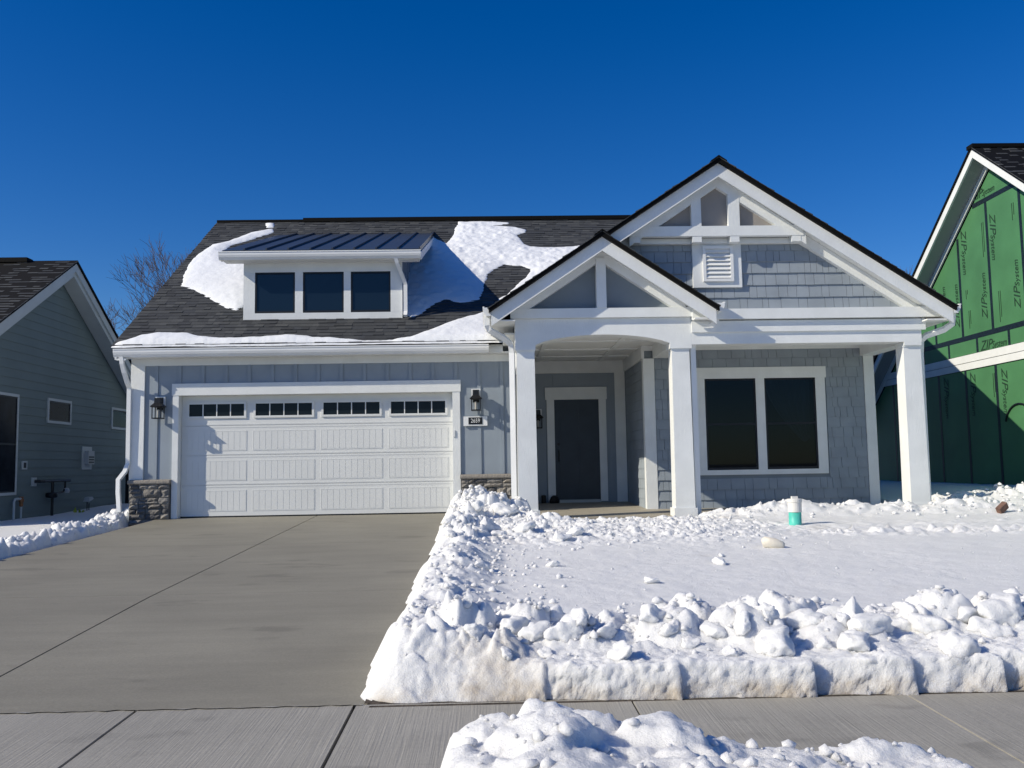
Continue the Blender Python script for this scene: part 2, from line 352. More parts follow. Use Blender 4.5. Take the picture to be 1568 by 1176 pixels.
# --- shakes
def wedge(wd, ht, t0=.028, t1=.006):
    return [(-wd/2, -t0, 0), (wd/2, -t0, 0), (wd/2, 0, 0), (-wd/2, 0, 0), (-wd/2, -t1, ht), (wd/2, -t1, ht), (wd/2, 0, ht), (-wd/2, 0, ht)]
WF = [(0, 3, 2, 1), (4, 5, 6, 7), (0, 1, 5, 4), (1, 2, 6, 5), (2, 3, 7, 6), (3, 0, 4, 7)]
WID = [.10, .125, .15, .18, .21, .25, .29]
SHK = {}
def shake_mesh(wd, ht):
    k = (round(wd, 3), round(ht, 3))
    if k not in SHK: SHK[k] = MB().add(wedge(wd-.006, ht+.012), WF).mesh('shake', M['shake'])
    return SHK[k]
def shakes(parent, rows, spans, Y, seed):
    rd = random.Random(seed)
    for (z0, z1), sp in zip(rows, spans):
        for a, b in sp:
            x = a+rd.uniform(-.09, 0)
            while x < b-.004:
                wd = rd.choice(WID); xe = x+wd
                c0, c1 = max(x, a), min(xe, b)
                if b-xe < .06: c1 = b; xe = b
                if c1-c0 > .012:
                    sm = shake_mesh(c1-c0, z1-z0)
                    link('shake', sm, parent, loc=((c0+c1)/2, Y-rd.uniform(0, .003), z0+rd.uniform(-.004, .002)))
                x = xe
# bay front wall (visible part): courses of .182
CO = .183
rows = []; spans = []
z = -.06
while z < 2.84:
    z1 = min(z+CO, 2.845); rows.append((z, z1)); zm = (z+z1)/2
    spans.append([(3.06, 3.80), (6.20, 6.905)] if .565 < zm < 2.52 else [(3.06, 6.905)]); z = z1
shakes(bay, rows, spans, .012, 3)
# bay side wall, joined (seen edge-on)
sb = MB(); rd = random.Random(5); z = -.03
while z < 2.69:
    y = .14
    while y < 2.28:
        wd = rd.choice(WID); y1 = min(y+wd, 2.29)
        sb.add([(2.86, y+.003, z), (2.86, y1-.003, z), (2.88, y1-.003, z), (2.88, y+.003, z), (2.873, y+.003, z+CO+.01), (2.873, y1-.003, z+CO+.01), (2.88, y1-.003, z+CO+.01), (2.88, y+.003, z+CO+.01)],
               [(0, 1, 2, 3), (4, 7, 6, 5), (0, 4, 5, 1), (1, 5, 6, 2), (2, 6, 7, 3), (3, 7, 4, 0)]); y = y1
    z += CO
sb.build('side_shakes', M['shake'], bay, kind='stuff')
box('corner_board', M['white'], bay, 2.852, 3.055, -.02, .14, -.045, 2.70)
box('corner_board', M['white'], bay, 6.91, 7.095, -.02, .14, -.3, 2.70)
box('frieze_board', M['white'], bay, 2.85, 7.1, -.022, .011, 2.845, 2.938)
box('corner_board', M['white'], wall, 2.645, 2.855, 2.255, 2.299, -.02, 2.68)
box('frieze_board', M['white'], wall, .48, 2.856, 2.26, 2.2995, 2.682, 2.936)
box('frieze_board', M['white'], bay, 2.83, 2.879, .0, 2.258, 2.70, 2.936)
# --- porch ceiling with trim grid
ceil = box('porch_ceiling', M['soffit'], H, .30, 7.20, -1.6, 2.32, 2.94, 2.97)
for y in (-.75, .35, 1.45): box('ceiling_batten', M['white'], ceil, .48, 2.828, y-.045, y+.045, 2.918, 2.939)
for x in (1.05, 2.35): box('ceiling_batten', M['white'], ceil, x-.045, x+.045, -1.49, 2.258, 2.921, 2.9395)
# --- columns
def column(cx, wt=.143, wb=.157):
    f = -1.80; c = MB(); y0 = lambda h: f+.145-h
    def ring(h, z): return [(cx-h, f+.15-h, z), (cx+h, f+.15-h, z), (cx+h, f+.15+h, z), (cx-h, f+.15+h, z)]
    vs = ring(wb, .06)+ring(wt, 2.63); c.add(vs, WF)
    o = c.build('porch_column', M['white'], H)
    box('column_base', M['white'], o, cx-.185, cx+.185, f-.035, f+.335, -.22, .075)
    box('column_cap', M['white'], o, cx-.152, cx+.152, f-.004, f+.304, 2.628, 2.652)
    return o
for cx in (.64, 3.165, 6.985): column(cx)
# --- arched entry beam
arc = [(2.985, 2.652), (2.985, 2.742)]
x0, x1, zs0, zt = 2.985, .80, 2.742, 2.893
for i in range(1, 16):
    t = i/16; x = x0+(x1-x0)*t; arc.append((x, zs0+(zt-zs0)*(1-(2*t-1)**2)**.8*1.0))
arc += [(.80, 2.735), (.80, 2.652)]
MB().prism([(.472, 2.652), (.472, 3.16), (3.345, 3.16), (3.345, 2.652)]+arc, 'y', -1.825, -1.52).build('arched_beam', M['white'], H)
# side beams between columns and walls
box('side_beam', M['white'], H, .50, .79, -1.52, -.03, 2.44, 2.939)  # hidden from view; underside dropped to lower the sun patch on the bay
box('side_beam', M['white'], H, 3.03, 3.30, -1.52, -.023, 2.705, 2.939)
box('side_beam', M['white'], H, 6.85, 7.12, -1.52, -.023, 2.70, 2.939)
# --- big porch beam: three stepped boards
pb = box('porch_beam', M['white'], H, 3.346, 7.14, -1.825, -1.53, 2.712, 3.10)
box('beam_board', M['white'], pb, 3.35, 7.20, -1.862, -1.826, 2.905, 3.085)
box('beam_board', M['white'], pb, 3.35, 7.42, -1.93, -1.70, 3.108, 3.275)
box('column_block', M['white'], pb, 6.842, 7.128, -1.83, -1.52, 2.652, 2.711)

# --- roofs -------------------------------------------------------------
SHT = [(.72, .72, .74), (.82, .82, .84), (.92, .92, .93), (1.0, 1.0, 1.0), (1.1, 1.09, 1.07), (1.3, 1.28, 1.24), (.85, .87, .92)]
def shingles(parent, o, u, v, n, poly, seed, exposure=.145):
    """tabs laid in courses on the plane o + a*u + b*v, clipped to the convex polygon poly (a,b)"""
    rd = random.Random(seed); b = MB(); o = Vector(o); u = Vector(u).normalized(); v = Vector(v).normalized(); n = Vector(n).normalized()
    vmin = min(p[1] for p in poly); vmax = max(p[1] for p in poly)
    def span(t):
        xs = []
        for (a0, b0), (a1, b1) in zip(poly, poly[1:]+poly[:1]):
            if (b0-t)*(b1-t) < 0: xs.append(a0+(a1-a0)*(t-b0)/(b1-b0))
        return (min(xs), max(xs)) if len(xs) >= 2 else None
    t = vmin
    while t < vmax-.02:
        t1 = min(t+exposure, vmax); sp = span((t+t1)/2)
        if sp:
            x = sp[0]-rd.uniform(0, .2)
            while x < sp[1]:
                wd = rd.uniform(.10, .24); a0, a1 = max(x, sp[0]), min(x+wd, sp[1]); x += wd
                if a1-a0 < .01: continue
                h = rd.choice((.008, .008, .014, .018)); tone = rd.choice(SHT)
                lo = t-rd.uniform(0, .004)
                P = lambda a, bb, hh: o+u*a+v*bb+n*hh
                b.add([P(a0, lo, -.004), P(a1, lo, -.004), P(a1, t1+.01, -.004), P(a0, t1+.01, -.004), P(a0, lo, h), P(a1, lo, h), P(a1, t1+.01, .002), P(a0, t1+.01, .002)],
                      [(4, 5, 6, 7), (0, 1, 5, 4), (1, 2, 6, 5), (3, 0, 4, 7)], tone)
        t = t1
    return b.build('shingles', M['shingle'], parent, kind='stuff')
cs = 1/math.hypot(1, SL)
EY = -.37
def deck(name, pts, zf, t=.075, m='shingle'): return MB().slab(pts, zf, t).build(name, M[m], H)
main = deck('roof', [(-6.55, EY), (.30, EY), (.30, RY), (-6.55, RY)], zr); deck('roof', [(.301, .12), (7.5, .12), (7.5, RY), (.301, RY)], zr)
mainb = deck('roof', [(-6.55, RY+.001), (7.5, RY+.001), (7.5, 12.0), (-6.55, 12.0)], zrb)
Ls = (RY-EY)/cs
shingles(main, (-6.57, EY-.02, zr(0, EY)-.012), (1, 0, 0), (0, 1, SL), (0, -SL, 1), [(0, 0), (6.87, 0), (10.6, 1.2), (10.6, Ls), (0, Ls)], 1)
box('ridge_cap', M['shingle'], main, -6.56, -4.45, RY-.10, RY+.10, RZ-.035, RZ+.018)
box('ridge_vent', M['shingle'], main, -4.45, 7.5, RY-.14, RY+.14, RZ-.05, RZ+.045)
box('eave_fascia', M['white'], main, -6.54, .3, -.270, -.245, 2.81, 3.02)
box('soffit', M['soffit'], main, -6.49, .46, -.2445, -.0281, 2.812, 2.84)
# rake boards on the left gable end
MB().prism([(EY+.02, zr(0, EY)-.26), (EY+.02, zr(0, EY)-.08), (RY, RZ-.078), (RY, RZ-.26)], 'x', -6.53, -6.50).build('rake_fascia', M['white'], main)
MB().prism([(EY+.02, zr(0, EY)-.27), (RY, RZ-.27), (RY, RZ-.245), (EY+.02, zr(0, EY)-.245)], 'x', -6.499, -6.341).build('rake_soffit', M['soffit'], main)
KP = [(0, 0), (.075, 0), (.085, .02), (.105, .045), (.118, .085), (.118, .125), (.128, .130), (.128, .148), (.100, .148), (.100, .132), (0, .132)]
def gutter_x(name, parent, x0, x1, yb, z0):  # runs along x, opens towards -y
    return MB().prism([(yb-a, z0+b) for a, b in KP], 'x', x0, x1).build(name, M['white2'], parent)
def gutter_y(name, parent, y0, y1, xb, z0, sgn):
    return MB().prism([(xb+sgn*a, z0+b) for a, b in KP], 'y', y0, y1).build(name, M['white2'], parent)
gutter_x('gutter', main, -6.55, .05, -.271, 2.807)
# cross gable
GA, GX, GZ = .655, 3.81, 5.716
gl = lambda x, y: GZ-GA*(GX-x); gr = lambda x, y: GZ-GA*(x-GX)
yv = lambda z: (z-3.257)/SL
FB = -2.11      # fascia plane of big gable
cl = deck('roof', [(1.96, FB-.06), (GX, FB-.06), (GX, yv(GZ)), (1.96, yv(gl(1.96, 0)))], gl)
cl2 = deck('roof', [(.05, -1.5), (1.958, -1.5), (1.958, yv(gl(1.958, 0))), (.05, yv(gl(.05, 0)))], gl)
cr = deck('roof', [(GX+.001, FB-.06), (7.58, FB-.06), (7.58, yv(gr(7.58, 0))), (GX+.001, yv(GZ))], gr)
# entry gable
EA, EX, EZ = .667, 1.88, 4.50
el = lambda x, y: EZ-EA*(EX-x); er = lambda x, y: EZ-EA*(x-EX)
FE = -2.17
e1 = deck('roof', [(.05, FE-.06), (EX, FE-.06), (EX, -1.501), (.05, -1.501)], el)
e2 = deck('roof', [(EX+.001, FE-.06), (3.72, FE-.06), (3.72, -1.73), (EX+.001, -1.73)], er)
# tabs on the gable slopes (their edges show along the rakes)
def slope_shingles(par, x0, x1, y0, y1a, y1b, zf, seed):
    """plane rising from x0 (eave) to x1 (ridge); rows run along y"""
    o = Vector((x0, y0, zf(x0, 0))); vv = Vector((x1-x0, 0, zf(x1, 0)-zf(x0, 0))); Lv = vv.length
    uu = Vector((0, 1, 0)); nn = Vector((-(zf(x1, 0)-zf(x0, 0)), 0, (x1-x0)));
    if nn.z < 0: nn = -nn
    shingles(par, o, uu, vv, nn, [(0, 0), (y1a-y0, 0), (y1b-y0, Lv), (0, Lv)], seed)
slope_shingles(e1, .04, EX, FE-.075, -1.5, -1.5, el, 21); slope_shingles(e2, 3.73, EX, FE-.075, -1.73, -1.73, er, 22)
slope_shingles(cl, 1.96, GX, FB-.075, yv(gl(1.96, 0)), yv(GZ), gl, 23); slope_shingles(cr, 7.6, GX, FB-.075, yv(gr(7.6, 0)), yv(GZ), gr, 24)
for nm, par, x, zt, y0, y1 in (('ridge_cap', e1, EX, EZ, FE-.085, -1.6), ('ridge_cap', cr, GX, GZ, FB-.085, yv(GZ))):
    MB().prism([(x-.13, zt-.075), (x, zt+.012), (x+.13, zt-.075), (x+.13, zt-.055), (x, zt+.035), (x-.13, zt-.055)], 'y', y0, y1).build(nm, M['shingle'], par)
def rake(par, xa, za, xe, sl, wv, y0, y1, m='white', name='rake_fascia'):
    """board under the roof edge from apex (xa,za) down to xe"""
    ze = za-sl*abs(xe-xa)
    return MB().prism([(xa, za), (xe, ze), (xe, ze-wv), (xa, za-wv)], 'y', y0, y1).build(name, M[m], par)
rake(e1, EX-.0005, EZ-.077, .09, EA, .225, FE, FE+.04); rake(e2, EX+.0005, EZ-.077, 3.68, EA, .225, FE, FE+.04)
rake(cl, GX-.0005, GZ-.077, 2.02, GA, .222, FB, FB+.04); rake(cr, GX+.0005, GZ-.077, 7.54, GA, .222, FB, FB+.04)
# rake soffits
rake(e1, EX-.0005, EZ-.20, .30, EA, .03, FE+.041, -1.72, 'soffit', 'rake_soffit'); rake(e2, EX+.0005, EZ-.20, 3.66, EA, .03, FE+.041, -1.72, 'soffit', 'rake_soffit')
rake(cl, GX-.0005, GZ-.20, 2.05, GA, .03, FB+.041, -1.74, 'soffit', 'rake_soffit'); rake(cr, GX+.0005, GZ-.20, 7.50, GA, .03, FB+.041, -1.74, 'soffit', 'rake_soffit')
# boxed eaves at the gable feet
box('eave_box', M['soffit'], e2, 3.346, 3.70, FE+.041, -1.94, 3.085, 3.105)
box('eave_box', M['soffit'], e1, .085, .47, FE+.041, -.45, 3.085, 3.105)
box('eave_fascia', M['white'], e1, .083, .118, FE+.041, -.42, 3.106, 3.24)
box('eave_fascia', M['white'], e2, 3.672, 3.70, FE+.041, -1.74, 3.106, 3.24)
box('eave_box', M['soffit'], cr, 7.13, 7.54, FB+.041, 2.0, 3.03, 3.05)
box('eave_fascia', M['white'], cr, 7.52, 7.55, FB+.041, 2.0, 3.051, 3.22)
gutter_y('gutter', e1, FE+.0, -.42, .082, 3.165, -1); gutter_y('gutter', e2, FE+.0, -1.74, 3.701, 3.20, 1); gutter_y('gutter', cr, FB, 2.0, 7.551, 3.135, 1)
# --- entry gable face
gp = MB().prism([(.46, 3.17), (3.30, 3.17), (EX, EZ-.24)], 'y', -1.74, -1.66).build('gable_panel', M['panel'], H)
box('tie_beam', M['white'], gp, .40, 3.50, -1.89, -1.741, 3.163, 3.318)
box('king_post', M['white'], gp, 1.805, 1.965, -1.90, -1.741, 3.319, 4.14)
rake(gp, EX-.0005, EZ-.231, .52, EA, .17, -1.87, -1.741, name='rake_trim'); rake(gp, EX+.0005, EZ-.231, 3.26, EA, .17, -1.87, -1.741, name='rake_trim')
# --- big gable face
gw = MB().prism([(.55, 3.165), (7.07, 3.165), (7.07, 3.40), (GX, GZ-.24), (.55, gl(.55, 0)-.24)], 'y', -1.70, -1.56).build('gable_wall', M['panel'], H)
rows = []; spans = []; z = 3.275; zl = [3.275, 3.29, 3.493, 3.699, 3.90, 4.093, 4.276, 4.40]
for z0, z1 in zip(zl[1:-1], zl[2:]):
    zm = (z0+z1)/2; xr = 5.25+(4.459-zm)/.64+.02; xl = EX+(EZ-zm)/EA-.12
    sp = [(max(xl, 2.3), xr)]
    if zm > 3.66: sp = [(max(xl, 2.3), 3.425), (4.235, xr)]
    rows.append((z0, z1)); spans.append([q for q in sp if q[1]-q[0] > .05])
shakes(gw, rows, spans, -1.70, 9)
rake(gw, GX+.0005, GZ-.235, 7.20, GA, .18, -1.82, -1.701, name='rake_trim'); rake(gw, GX-.0005, GZ-.235, 2.05, GA, .18, -1.82, -1.701, name='rake_trim')
box('frieze_board', M['soffit'], gw, 2.15, 5.38, -1.80, -1.702, 4.385, 4.475)
for x in (2.46, 3.465, 4.085, 5.10): box('lookout_block', M['white'], gw, x-.075, x+.075, -1.95, -1.801, 4.375, 4.470)
tr = box('gable_truss', M['white'], H, 2.32, 5.22, -1.955, -1.84, 4.474, 4.640)
box('truss_post', M['white'], tr, 3.383, 3.545, -1.95, -1.84, 4.641, 5.16); box('truss_post', M['white'], tr, 3.992, 4.178, -1.95, -1.84, 4.641, 5.16)
for sg in (-1, 1):
    xe = GX+sg*1.45
    rake(tr, GX+sg*.0005, GZ-.235, xe, .668, .19, -1.945, -1.84, name='truss_rafter')
MB().prism([(2.5, 4.60), (5.1, 4.60), (GX, GZ-.28)], 'y', -1.855, -1.825).build('truss_panel', M['taupe'], tr)
# vent
vt = MB().box(3.42, 4.23, -1.765, -1.701, 3.66, 4.384).build('gable_vent', M['white'], H)
box('vent_frame', M['white2'], vt, 3.585, 3.635, -1.80, -1.766, 3.755, 4.345); box('vent_frame', M['white2'], vt, 4.04, 4.09, -1.80, -1.766, 3.755, 4.345)
box('vent_frame', M['white2'], vt, 3.636, 4.039, -1.80, -1.766, 3.755, 3.80); box('vent_frame', M['white2'], vt, 3.636, 4.039, -1.80, -1.766, 4.30, 4.345)
for i in range(7):
    z = 3.812+i*.071
    MB().add([(3.637, -1.798, z), (4.038, -1.798, z), (4.038, -1.767, z+.058), (3.637, -1.767, z+.058), (3.637, -1.79, z-.004), (4.038, -1.79, z-.004), (4.038, -1.7665, z+.05), (3.637, -1.7665, z+.05)],
             [(0, 1, 2, 3), (5, 4, 7, 6), (0, 4, 5, 1), (1, 5, 6, 2), (3, 2, 6, 7), (0, 3, 7, 4)]).build('louver_slat', M['white2'], vt)

# --- bay window --------------------------------------------------------
def dhung(par, x0, x1, z0, z1, y, split=True, gm='glass'):
    f = MB(); s = .032
    f.box(x0, x1, y-.012, y+.02, z0, z0+s*1.3).box(x0, x1, y-.012, y+.02, z1-s, z1).box(x0, x0+s, y-.012, y+.02, z0+s*1.3, z1-s).box(x1-s, x1, y-.012, y+.02, z0+s*1.3, z1-s)
    if split: zm = (z0+z1)/2; f.box(x0+s, x1-s, y-.008, y+.02, zm-.018, zm+.018)
    f.build('sash', M['sash'], par)
    if split:
        box('pane', M[gm], par, x0+s, x1-s, y+.006, y+.012, z0+s*1.3, zm-.018); box('pane', M[gm], par, x0+s, x1-s, y+.001, y+.007, zm+.018, z1-s)
    else: box('pane', M[gm], par, x0+s, x1-s, y+.006, y+.012, z0+s*1.3, z1-s)
bw = MB()
y0, y1 = -.028, .011
bw.box(3.80, 6.20, y0-.006, y1, 2.312, 2.515).box(3.82, 3.965, y0, y1, .655, 2.311).box(4.90, 5.06, y0, y1, .655, 2.311).box(6.0, 6.175, y0, y1, .655, 2.311).box(3.82, 6.175, y0, y1, .565, .654)
bw = bw.build('window', M['white'], H)
dhung(bw, 3.966, 4.899, .656, 2.310, -.003, True, 'glassc'); dhung(bw, 5.061, 5.999, .656, 2.310, -.003, True, 'glassc')
cv = []; cf = []; NU, NV = 40, 14
for i in range(NU+1):
    for j in range(NV+1):
        u = i/NU; v = j/NV; xa = 5.10+u*.86; xb = 5.72+u*.24; x = xa+(xb-xa)*v**1.6
        cv.append((x, .16+.035*math.sin(u*40)*(1-.3*v)+.05*v, 2.30-1.05*v-.10*math.sin(u*3.14)*v))
for i in range(NU):
    for j in range(NV): k = i*(NV+1)+j; cf.append((k, k+1, k+NV+2, k+NV+1))
MB().add(cv, cf).build('reflection_drape', M['reflection_drape'], bw, True)  # hung cloth added to stand in for the pale reflection in this window

# --- front door --------------------------------------------------------
fd = MB().box(1.23, 1.385, 2.262, 2.3005, .05, 2.135).box(2.305, 2.455, 2.262, 2.3005, .05, 2.135).box(1.20, 2.475, 2.255, 2.3005, 2.136, 2.39).build('front_door', M['white'], H)
box('door_leaf', M['door'], fd, 1.386, 2.304, 2.285, 2.30, .09, 2.135)
for a, b, c, d in ((1.50, 1.81, 1.25, 1.98), (1.88, 2.19, 1.25, 1.98), (1.50, 1.81, .3, 1.1), (1.88, 2.19, .3, 1.1)): box('door_panel', M['door'], fd, a, b, 2.278, 2.2849, c, d)
box('threshold', M['grey'], fd, 1.386, 2.304, 2.22, 2.30, .02, .085)
MB().lathe([(.028, 0), (.028, .01)], (0, 0, 0), 12).build('lock', M['black'], fd, loc=(1.46, 2.28, 1.22), rot=(math.pi/2, 0, 0))
MB().tube([(1.46, 2.275, 1.10), (1.46, 2.235, 1.08), (1.46, 2.235, .88), (1.46, 2.275, .86)], .011, 6).build('handle', M['black'], fd)

# --- garage door -------------------------------------------------------
gt = MB().box(-5.615, -5.51, -.032, .21, -.04, 2.144).box(-.62, -.485, -.032, .21, -.04, 2.144).box(-5.63, -.47, -.040, .21, 2.1445, 2.357).build('garage_trim', M['white'], H)
GD = box('garage_door', M['gdoor'], H, -5.508, -.622, .191, .205, -.03, 2.144)
gd0, gd1, gy = -5.505, -.625, .145
secs = [(-.015, .53), (.534, 1.064), (1.068, 1.598), (1.602, 2.143)]
cw = (gd1-gd0)/4
for i, (a, b) in enumerate(secs):
    sec = MB(); sec.box(gd0, gd1, gy, gy+.045, a, b)
    # ribs: pressed horizontal lines at the section edges
    if i < 3: sec.box(gd0, gd1, gy-.004, gy, b-.035, b-.012)
    if i > 0: sec.box(gd0, gd1, gy-.004, gy, a+.012, a+.035)
    so = sec.build('door_section', M['gdoor'], GD)
    for k in range(4):
        x0 = gd0+k*cw+.055+(.03 if k == 0 else 0); x1 = gd0+(k+1)*cw-.055-(.03 if k == 3 else 0)
        if i < 3:
            p = MB(); z0, z1 = a+.082, b-.088; fr = .014
            p.box(x0, x1, gy-.005, gy, z0, z0+fr).box(x0, x1, gy-.005, gy, z1-fr, z1).box(x0, x0+fr, gy-.005, gy, z0+fr, z1-fr).box(x1-fr, x1, gy-.005, gy, z0+fr, z1-fr)
            n = 10; pw = (x1-x0-2*fr)/n
            for q in range(n): p.box(x0+fr+q*pw+.0035, x0+fr+(q+1)*pw-.0035, gy-.0035, gy, z0+fr+.003, z1-fr-.003)
            p.build('panel', M['gdoor'], GD)
        else:
            z0, z1 = 1.735, 2.03; wx0, wx1 = x0+.01, x1-.01; fr = .038
            f = MB(); f.box(wx0, wx1, gy-.022, gy, z0, z0+fr).box(wx0, wx1, gy-.022, gy, z1-fr, z1).box(wx0, wx0+fr, gy-.022, gy, z0+fr, z1-fr).box(wx1-fr, wx1, gy-.022, gy, z0+fr, z1-fr)
            ix0, ix1 = wx0+fr, wx1-fr; pw = (ix1-ix0)/4
            for q in (1, 2, 3): f.box(ix0+q*pw-.009, ix0+q*pw+.009, gy-.014, gy, z0+fr, z1-fr)
            f.build('window_frame', M['gdoor'], GD)
            for q in range(4): box('pane', M['glass'], GD, ix0+q*pw+(.009 if q else 0), ix0+(q+1)*pw-(.009 if q < 3 else 0), gy-.008, gy-.001, z0+fr, z1-fr)
box('bottom_seal', M['black'], GD, gd0, gd1, gy+.002, gy+.04, -.06, -.016)
box('keypad', M['white2'], gt, -.617, -.580, -.05, -.0325, 1.33, 1.45)

# --- stone veneer ------------------------------------------------------
STONES = [(1.0, .98, .95), (.8, .79, .78), (.62, .62, .64), (1.15, 1.08, .98), (.9, .87, .84), (.42, .43, .46), (.72, .70, .68)]
def stone(par, x0, x1, z0, z1, yb, rd, tone):
    """one split-faced stone: a bumpy front on a box"""
    d = rd.uniform(.03, .06); nx = max(2, int((x1-x0)/.05)); nz = max(2, int((z1-z0)/.045)); b = MB(); vs = []; fs = []
    for i in range(nx+1):
        for j in range(nz+1):
            ed = i in (0, nx) or j in (0, nz)
            x = x0+(x1-x0)*i/nx; zz = z0+(z1-z0)*j/nz
            y = yb-(d*.45 if ed else d)-rd.uniform(-.010, .016)
            if ed: x += rd.uniform(-.004, .004); zz += rd.uniform(-.004, .004)
            vs.append((x, y, zz))
    I = lambda i, j: i*(nz+1)+j
    for i in range(nx):
        for j in range(nz): fs.append((I(i, j), I(i+1, j), I(i+1, j+1), I(i, j+1)))
    rim = [I(i, 0) for i in range(nx+1)]+[I(nx, j) for j in range(1, nz+1)]+[I(i, nz) for i in range(nx-1, -1, -1)]+[I(0, j) for j in range(nz-1, 0, -1)]
    base = len(vs); vs += [(vs[k][0], yb, vs[k][2]) for k in rim]
    for k in range(len(rim)): fs.append((rim[k], base+k, base+(k+1) % len(rim), rim[(k+1) % len(rim)]))
    b.add(vs, fs, tone); return b.build('stone', M['stone'], par)
def veneer(x0, x1, seed, z0=-.14, zt=.575):
    rd = random.Random(seed)
    bk = box('stone_veneer', M['mortar'], H, x0, x1, -.075, -.002, -.25, .58)
    z = z0
    while z < zt-.03:
        h = min(rd.choice((.075, .095, .12, .15)), zt-z)
        if zt-z-h < .05: h = zt-z
        x = x0
        while x < x1-.02:
            wd = rd.choice((.12, .17, .22, .28, .34)); xe = min(x+wd, x1)
            if x1-xe < .07: xe = x1
            tone = rd.choice(STONES)
            if h > .11 and rd.random() < .35:
                zm = z+h*rd.uniform(.42, .58)
                stone(bk, x+.005, xe-.005, z+.005, zm-.003, -.075, rd, tone); stone(bk, x+.005, xe-.005, zm+.003, z+h-.005, -.075, rd, rd.choice(STONES))
            else: stone(bk, x+.005, xe-.005, z+.005, z+h-.005, -.075, rd, tone)
            x = xe
        z += h
    n = 2; wd = (x1-x0+.04)/n
    for k in range(n):
        a = x0-.02+k*wd
        b = MB(); pr = [(-.001, .578), (-.135, .578), (-.145, .60), (-.14, .632), (-.125, .645), (-.001, .655)]
        b.prism(pr, 'x', a+.002, a+wd-.002); b.t = [(1.05, 1.0, .93)]*len(b.f); b.build('sill_stone', M['stone'], bk)
veneer(-6.33, -5.635, 4); veneer(-.475, .455, 8)

# --- dormer ------------------------------------------------------------
DF = .52                                   # front plane; its foot sits on the roof
dz = lambda x, y: 6.31-.322*(4.83-y)
dm = MB().prism([(DF+.03, 3.45), (DF+.03, dz(0, DF)-.1), (4.7, dz(0, 4.7)-.12), (4.7, 5.95)], 'x', -4.495, -1.59).build('dormer', M['siding'], H)
dv = MB(); yy0, yy1 = DF-.008, DF+.029
px_ = [(-4.31, -3.565), (-3.417, -2.655), (-2.523, -1.779)]; zb, zt = 3.71, 4.482
dv.box(-4.523, -1.559, yy0, yy1, 3.565, zb-.001).box(-4.523, -1.559, yy0, yy1, zt+.001, 4.72)
xs = [-4.523]+[q for p in px_ for q in p]+[-1.559]
for i in range(0, len(xs), 2): dv.box(xs[i], xs[i+1], yy0, yy1, zb, zt)
dv.build('dormer_trim', M['white'], dm)
for a, b in px_: dhung(dm, a, b, zb, zt, DF+.01, False, 'glassd')
for i in range(9):
    y = DF+.25+.42*i; zt_ = dz(0, y)-.1; zb_ = zr(0, y)-.05
    if zt_-zb_ > .1: box('batten', M['siding'], dm, -1.592, -1.575, y-.03, y+.03, zb_, zt_)
D0 = .275; dx0, dx1 = -4.865, -1.205
dr = MB().slab([(dx0, D0), (dx1, D0), (dx1, 4.92), (dx0, 4.92)], dz, .05).build('dormer_roof', M['metal'], H)
n = 9; pw = (dx1-dx0-.01)/n
for k in range(n):
    a = dx0+.005+k*pw
    MB().slab([(a+.004, D0-.01), (a+pw-.004, D0-.01), (a+pw-.004, 4.9), (a+.004, 4.9)], lambda x, y: dz(x, y)+.012, .010).build('metal_panel', M['metal'], dr)
    MB().slab([(a+pw-.014, D0-.012), (a+pw+.014, D0-.012), (a+pw+.014, 4.9), (a+pw-.014, 4.9)], lambda x, y: dz(x, y)+.05, .037).build('seam', M['metal'], dr)
ze = dz(0, D0)
for x in (dx0, dx1):
    MB().prism([(D0+.005, ze-.20), (D0+.005, ze-.052), (4.75, dz(0, 4.75)-.052), (4.75, dz(0, 4.75)-.20)], 'x', x-.015, x+.02).build('rake_fascia', M['white2'], dr)
box('soffit', M['soffit'], dr, dx0+.021, dx1-.021, D0+.015, DF-.0085, ze-.19, ze-.17)
box('eave_fascia', M['white'], dr, dx0+.021, dx1-.021, D0, D0+.0145, ze-.195, ze-.055)
gutter_x('gutter', dr, dx0-.03, dx1+.02, D0-.001, ze-.185)
# --- downspouts --------------------------------------------------------
def spout(pts, parent=H, rect=(.085, .065)): return MB().tube(pts, 0, rect=rect).build('downspout', M['white2'], parent)
spout([(.02, -2.05, 3.20), (.02, -2.05, 3.03), (.06, -2.02, 2.96), (.30, -1.86, 2.84), (.40, -1.78, 2.76), (.42, -1.74, 2.62), (.425, -1.72, .02)])
spout([(3.76, -1.86, 3.21), (3.75, -1.86, 3.10), (3.68, -1.84, 3.02), (3.50, -1.80, 2.93), (3.41, -1.74, 2.84), (3.385, -1.70, 2.66), (3.395, -1.68, -.08)])
spout([(7.61, -1.95, 3.14), (7.60, -1.93, 2.98), (7.50, -1.86, 2.90), (7.26, -1.72, 2.82), (7.20, -1.66, 2.74), (7.20, -1.62, 2.55), (7.20, -1.60, -.08)])
spout([(-6.42, -.33, 2.82), (-6.41, -.32, 2.70), (-6.39, -.27, 2.55), (-6.375, -.16, 2.38), (-6.375, -.06, 2.28), (-6.375, -.05, .95), (-6.40, -.12, .80), (-6.47, -.22, .66), (-6.46, -.24, .45), (-6.42, -.27, .10)], rect=(.07, .06))
spout([(-1.65, .22, ze-.17), (-1.63, .25, 4.58), (-1.525, .43, 4.31), (-1.495, .47, 4.21), (-1.495, .49, 3.71), (-1.495, .40, 3.61)], rect=(.07, .055))

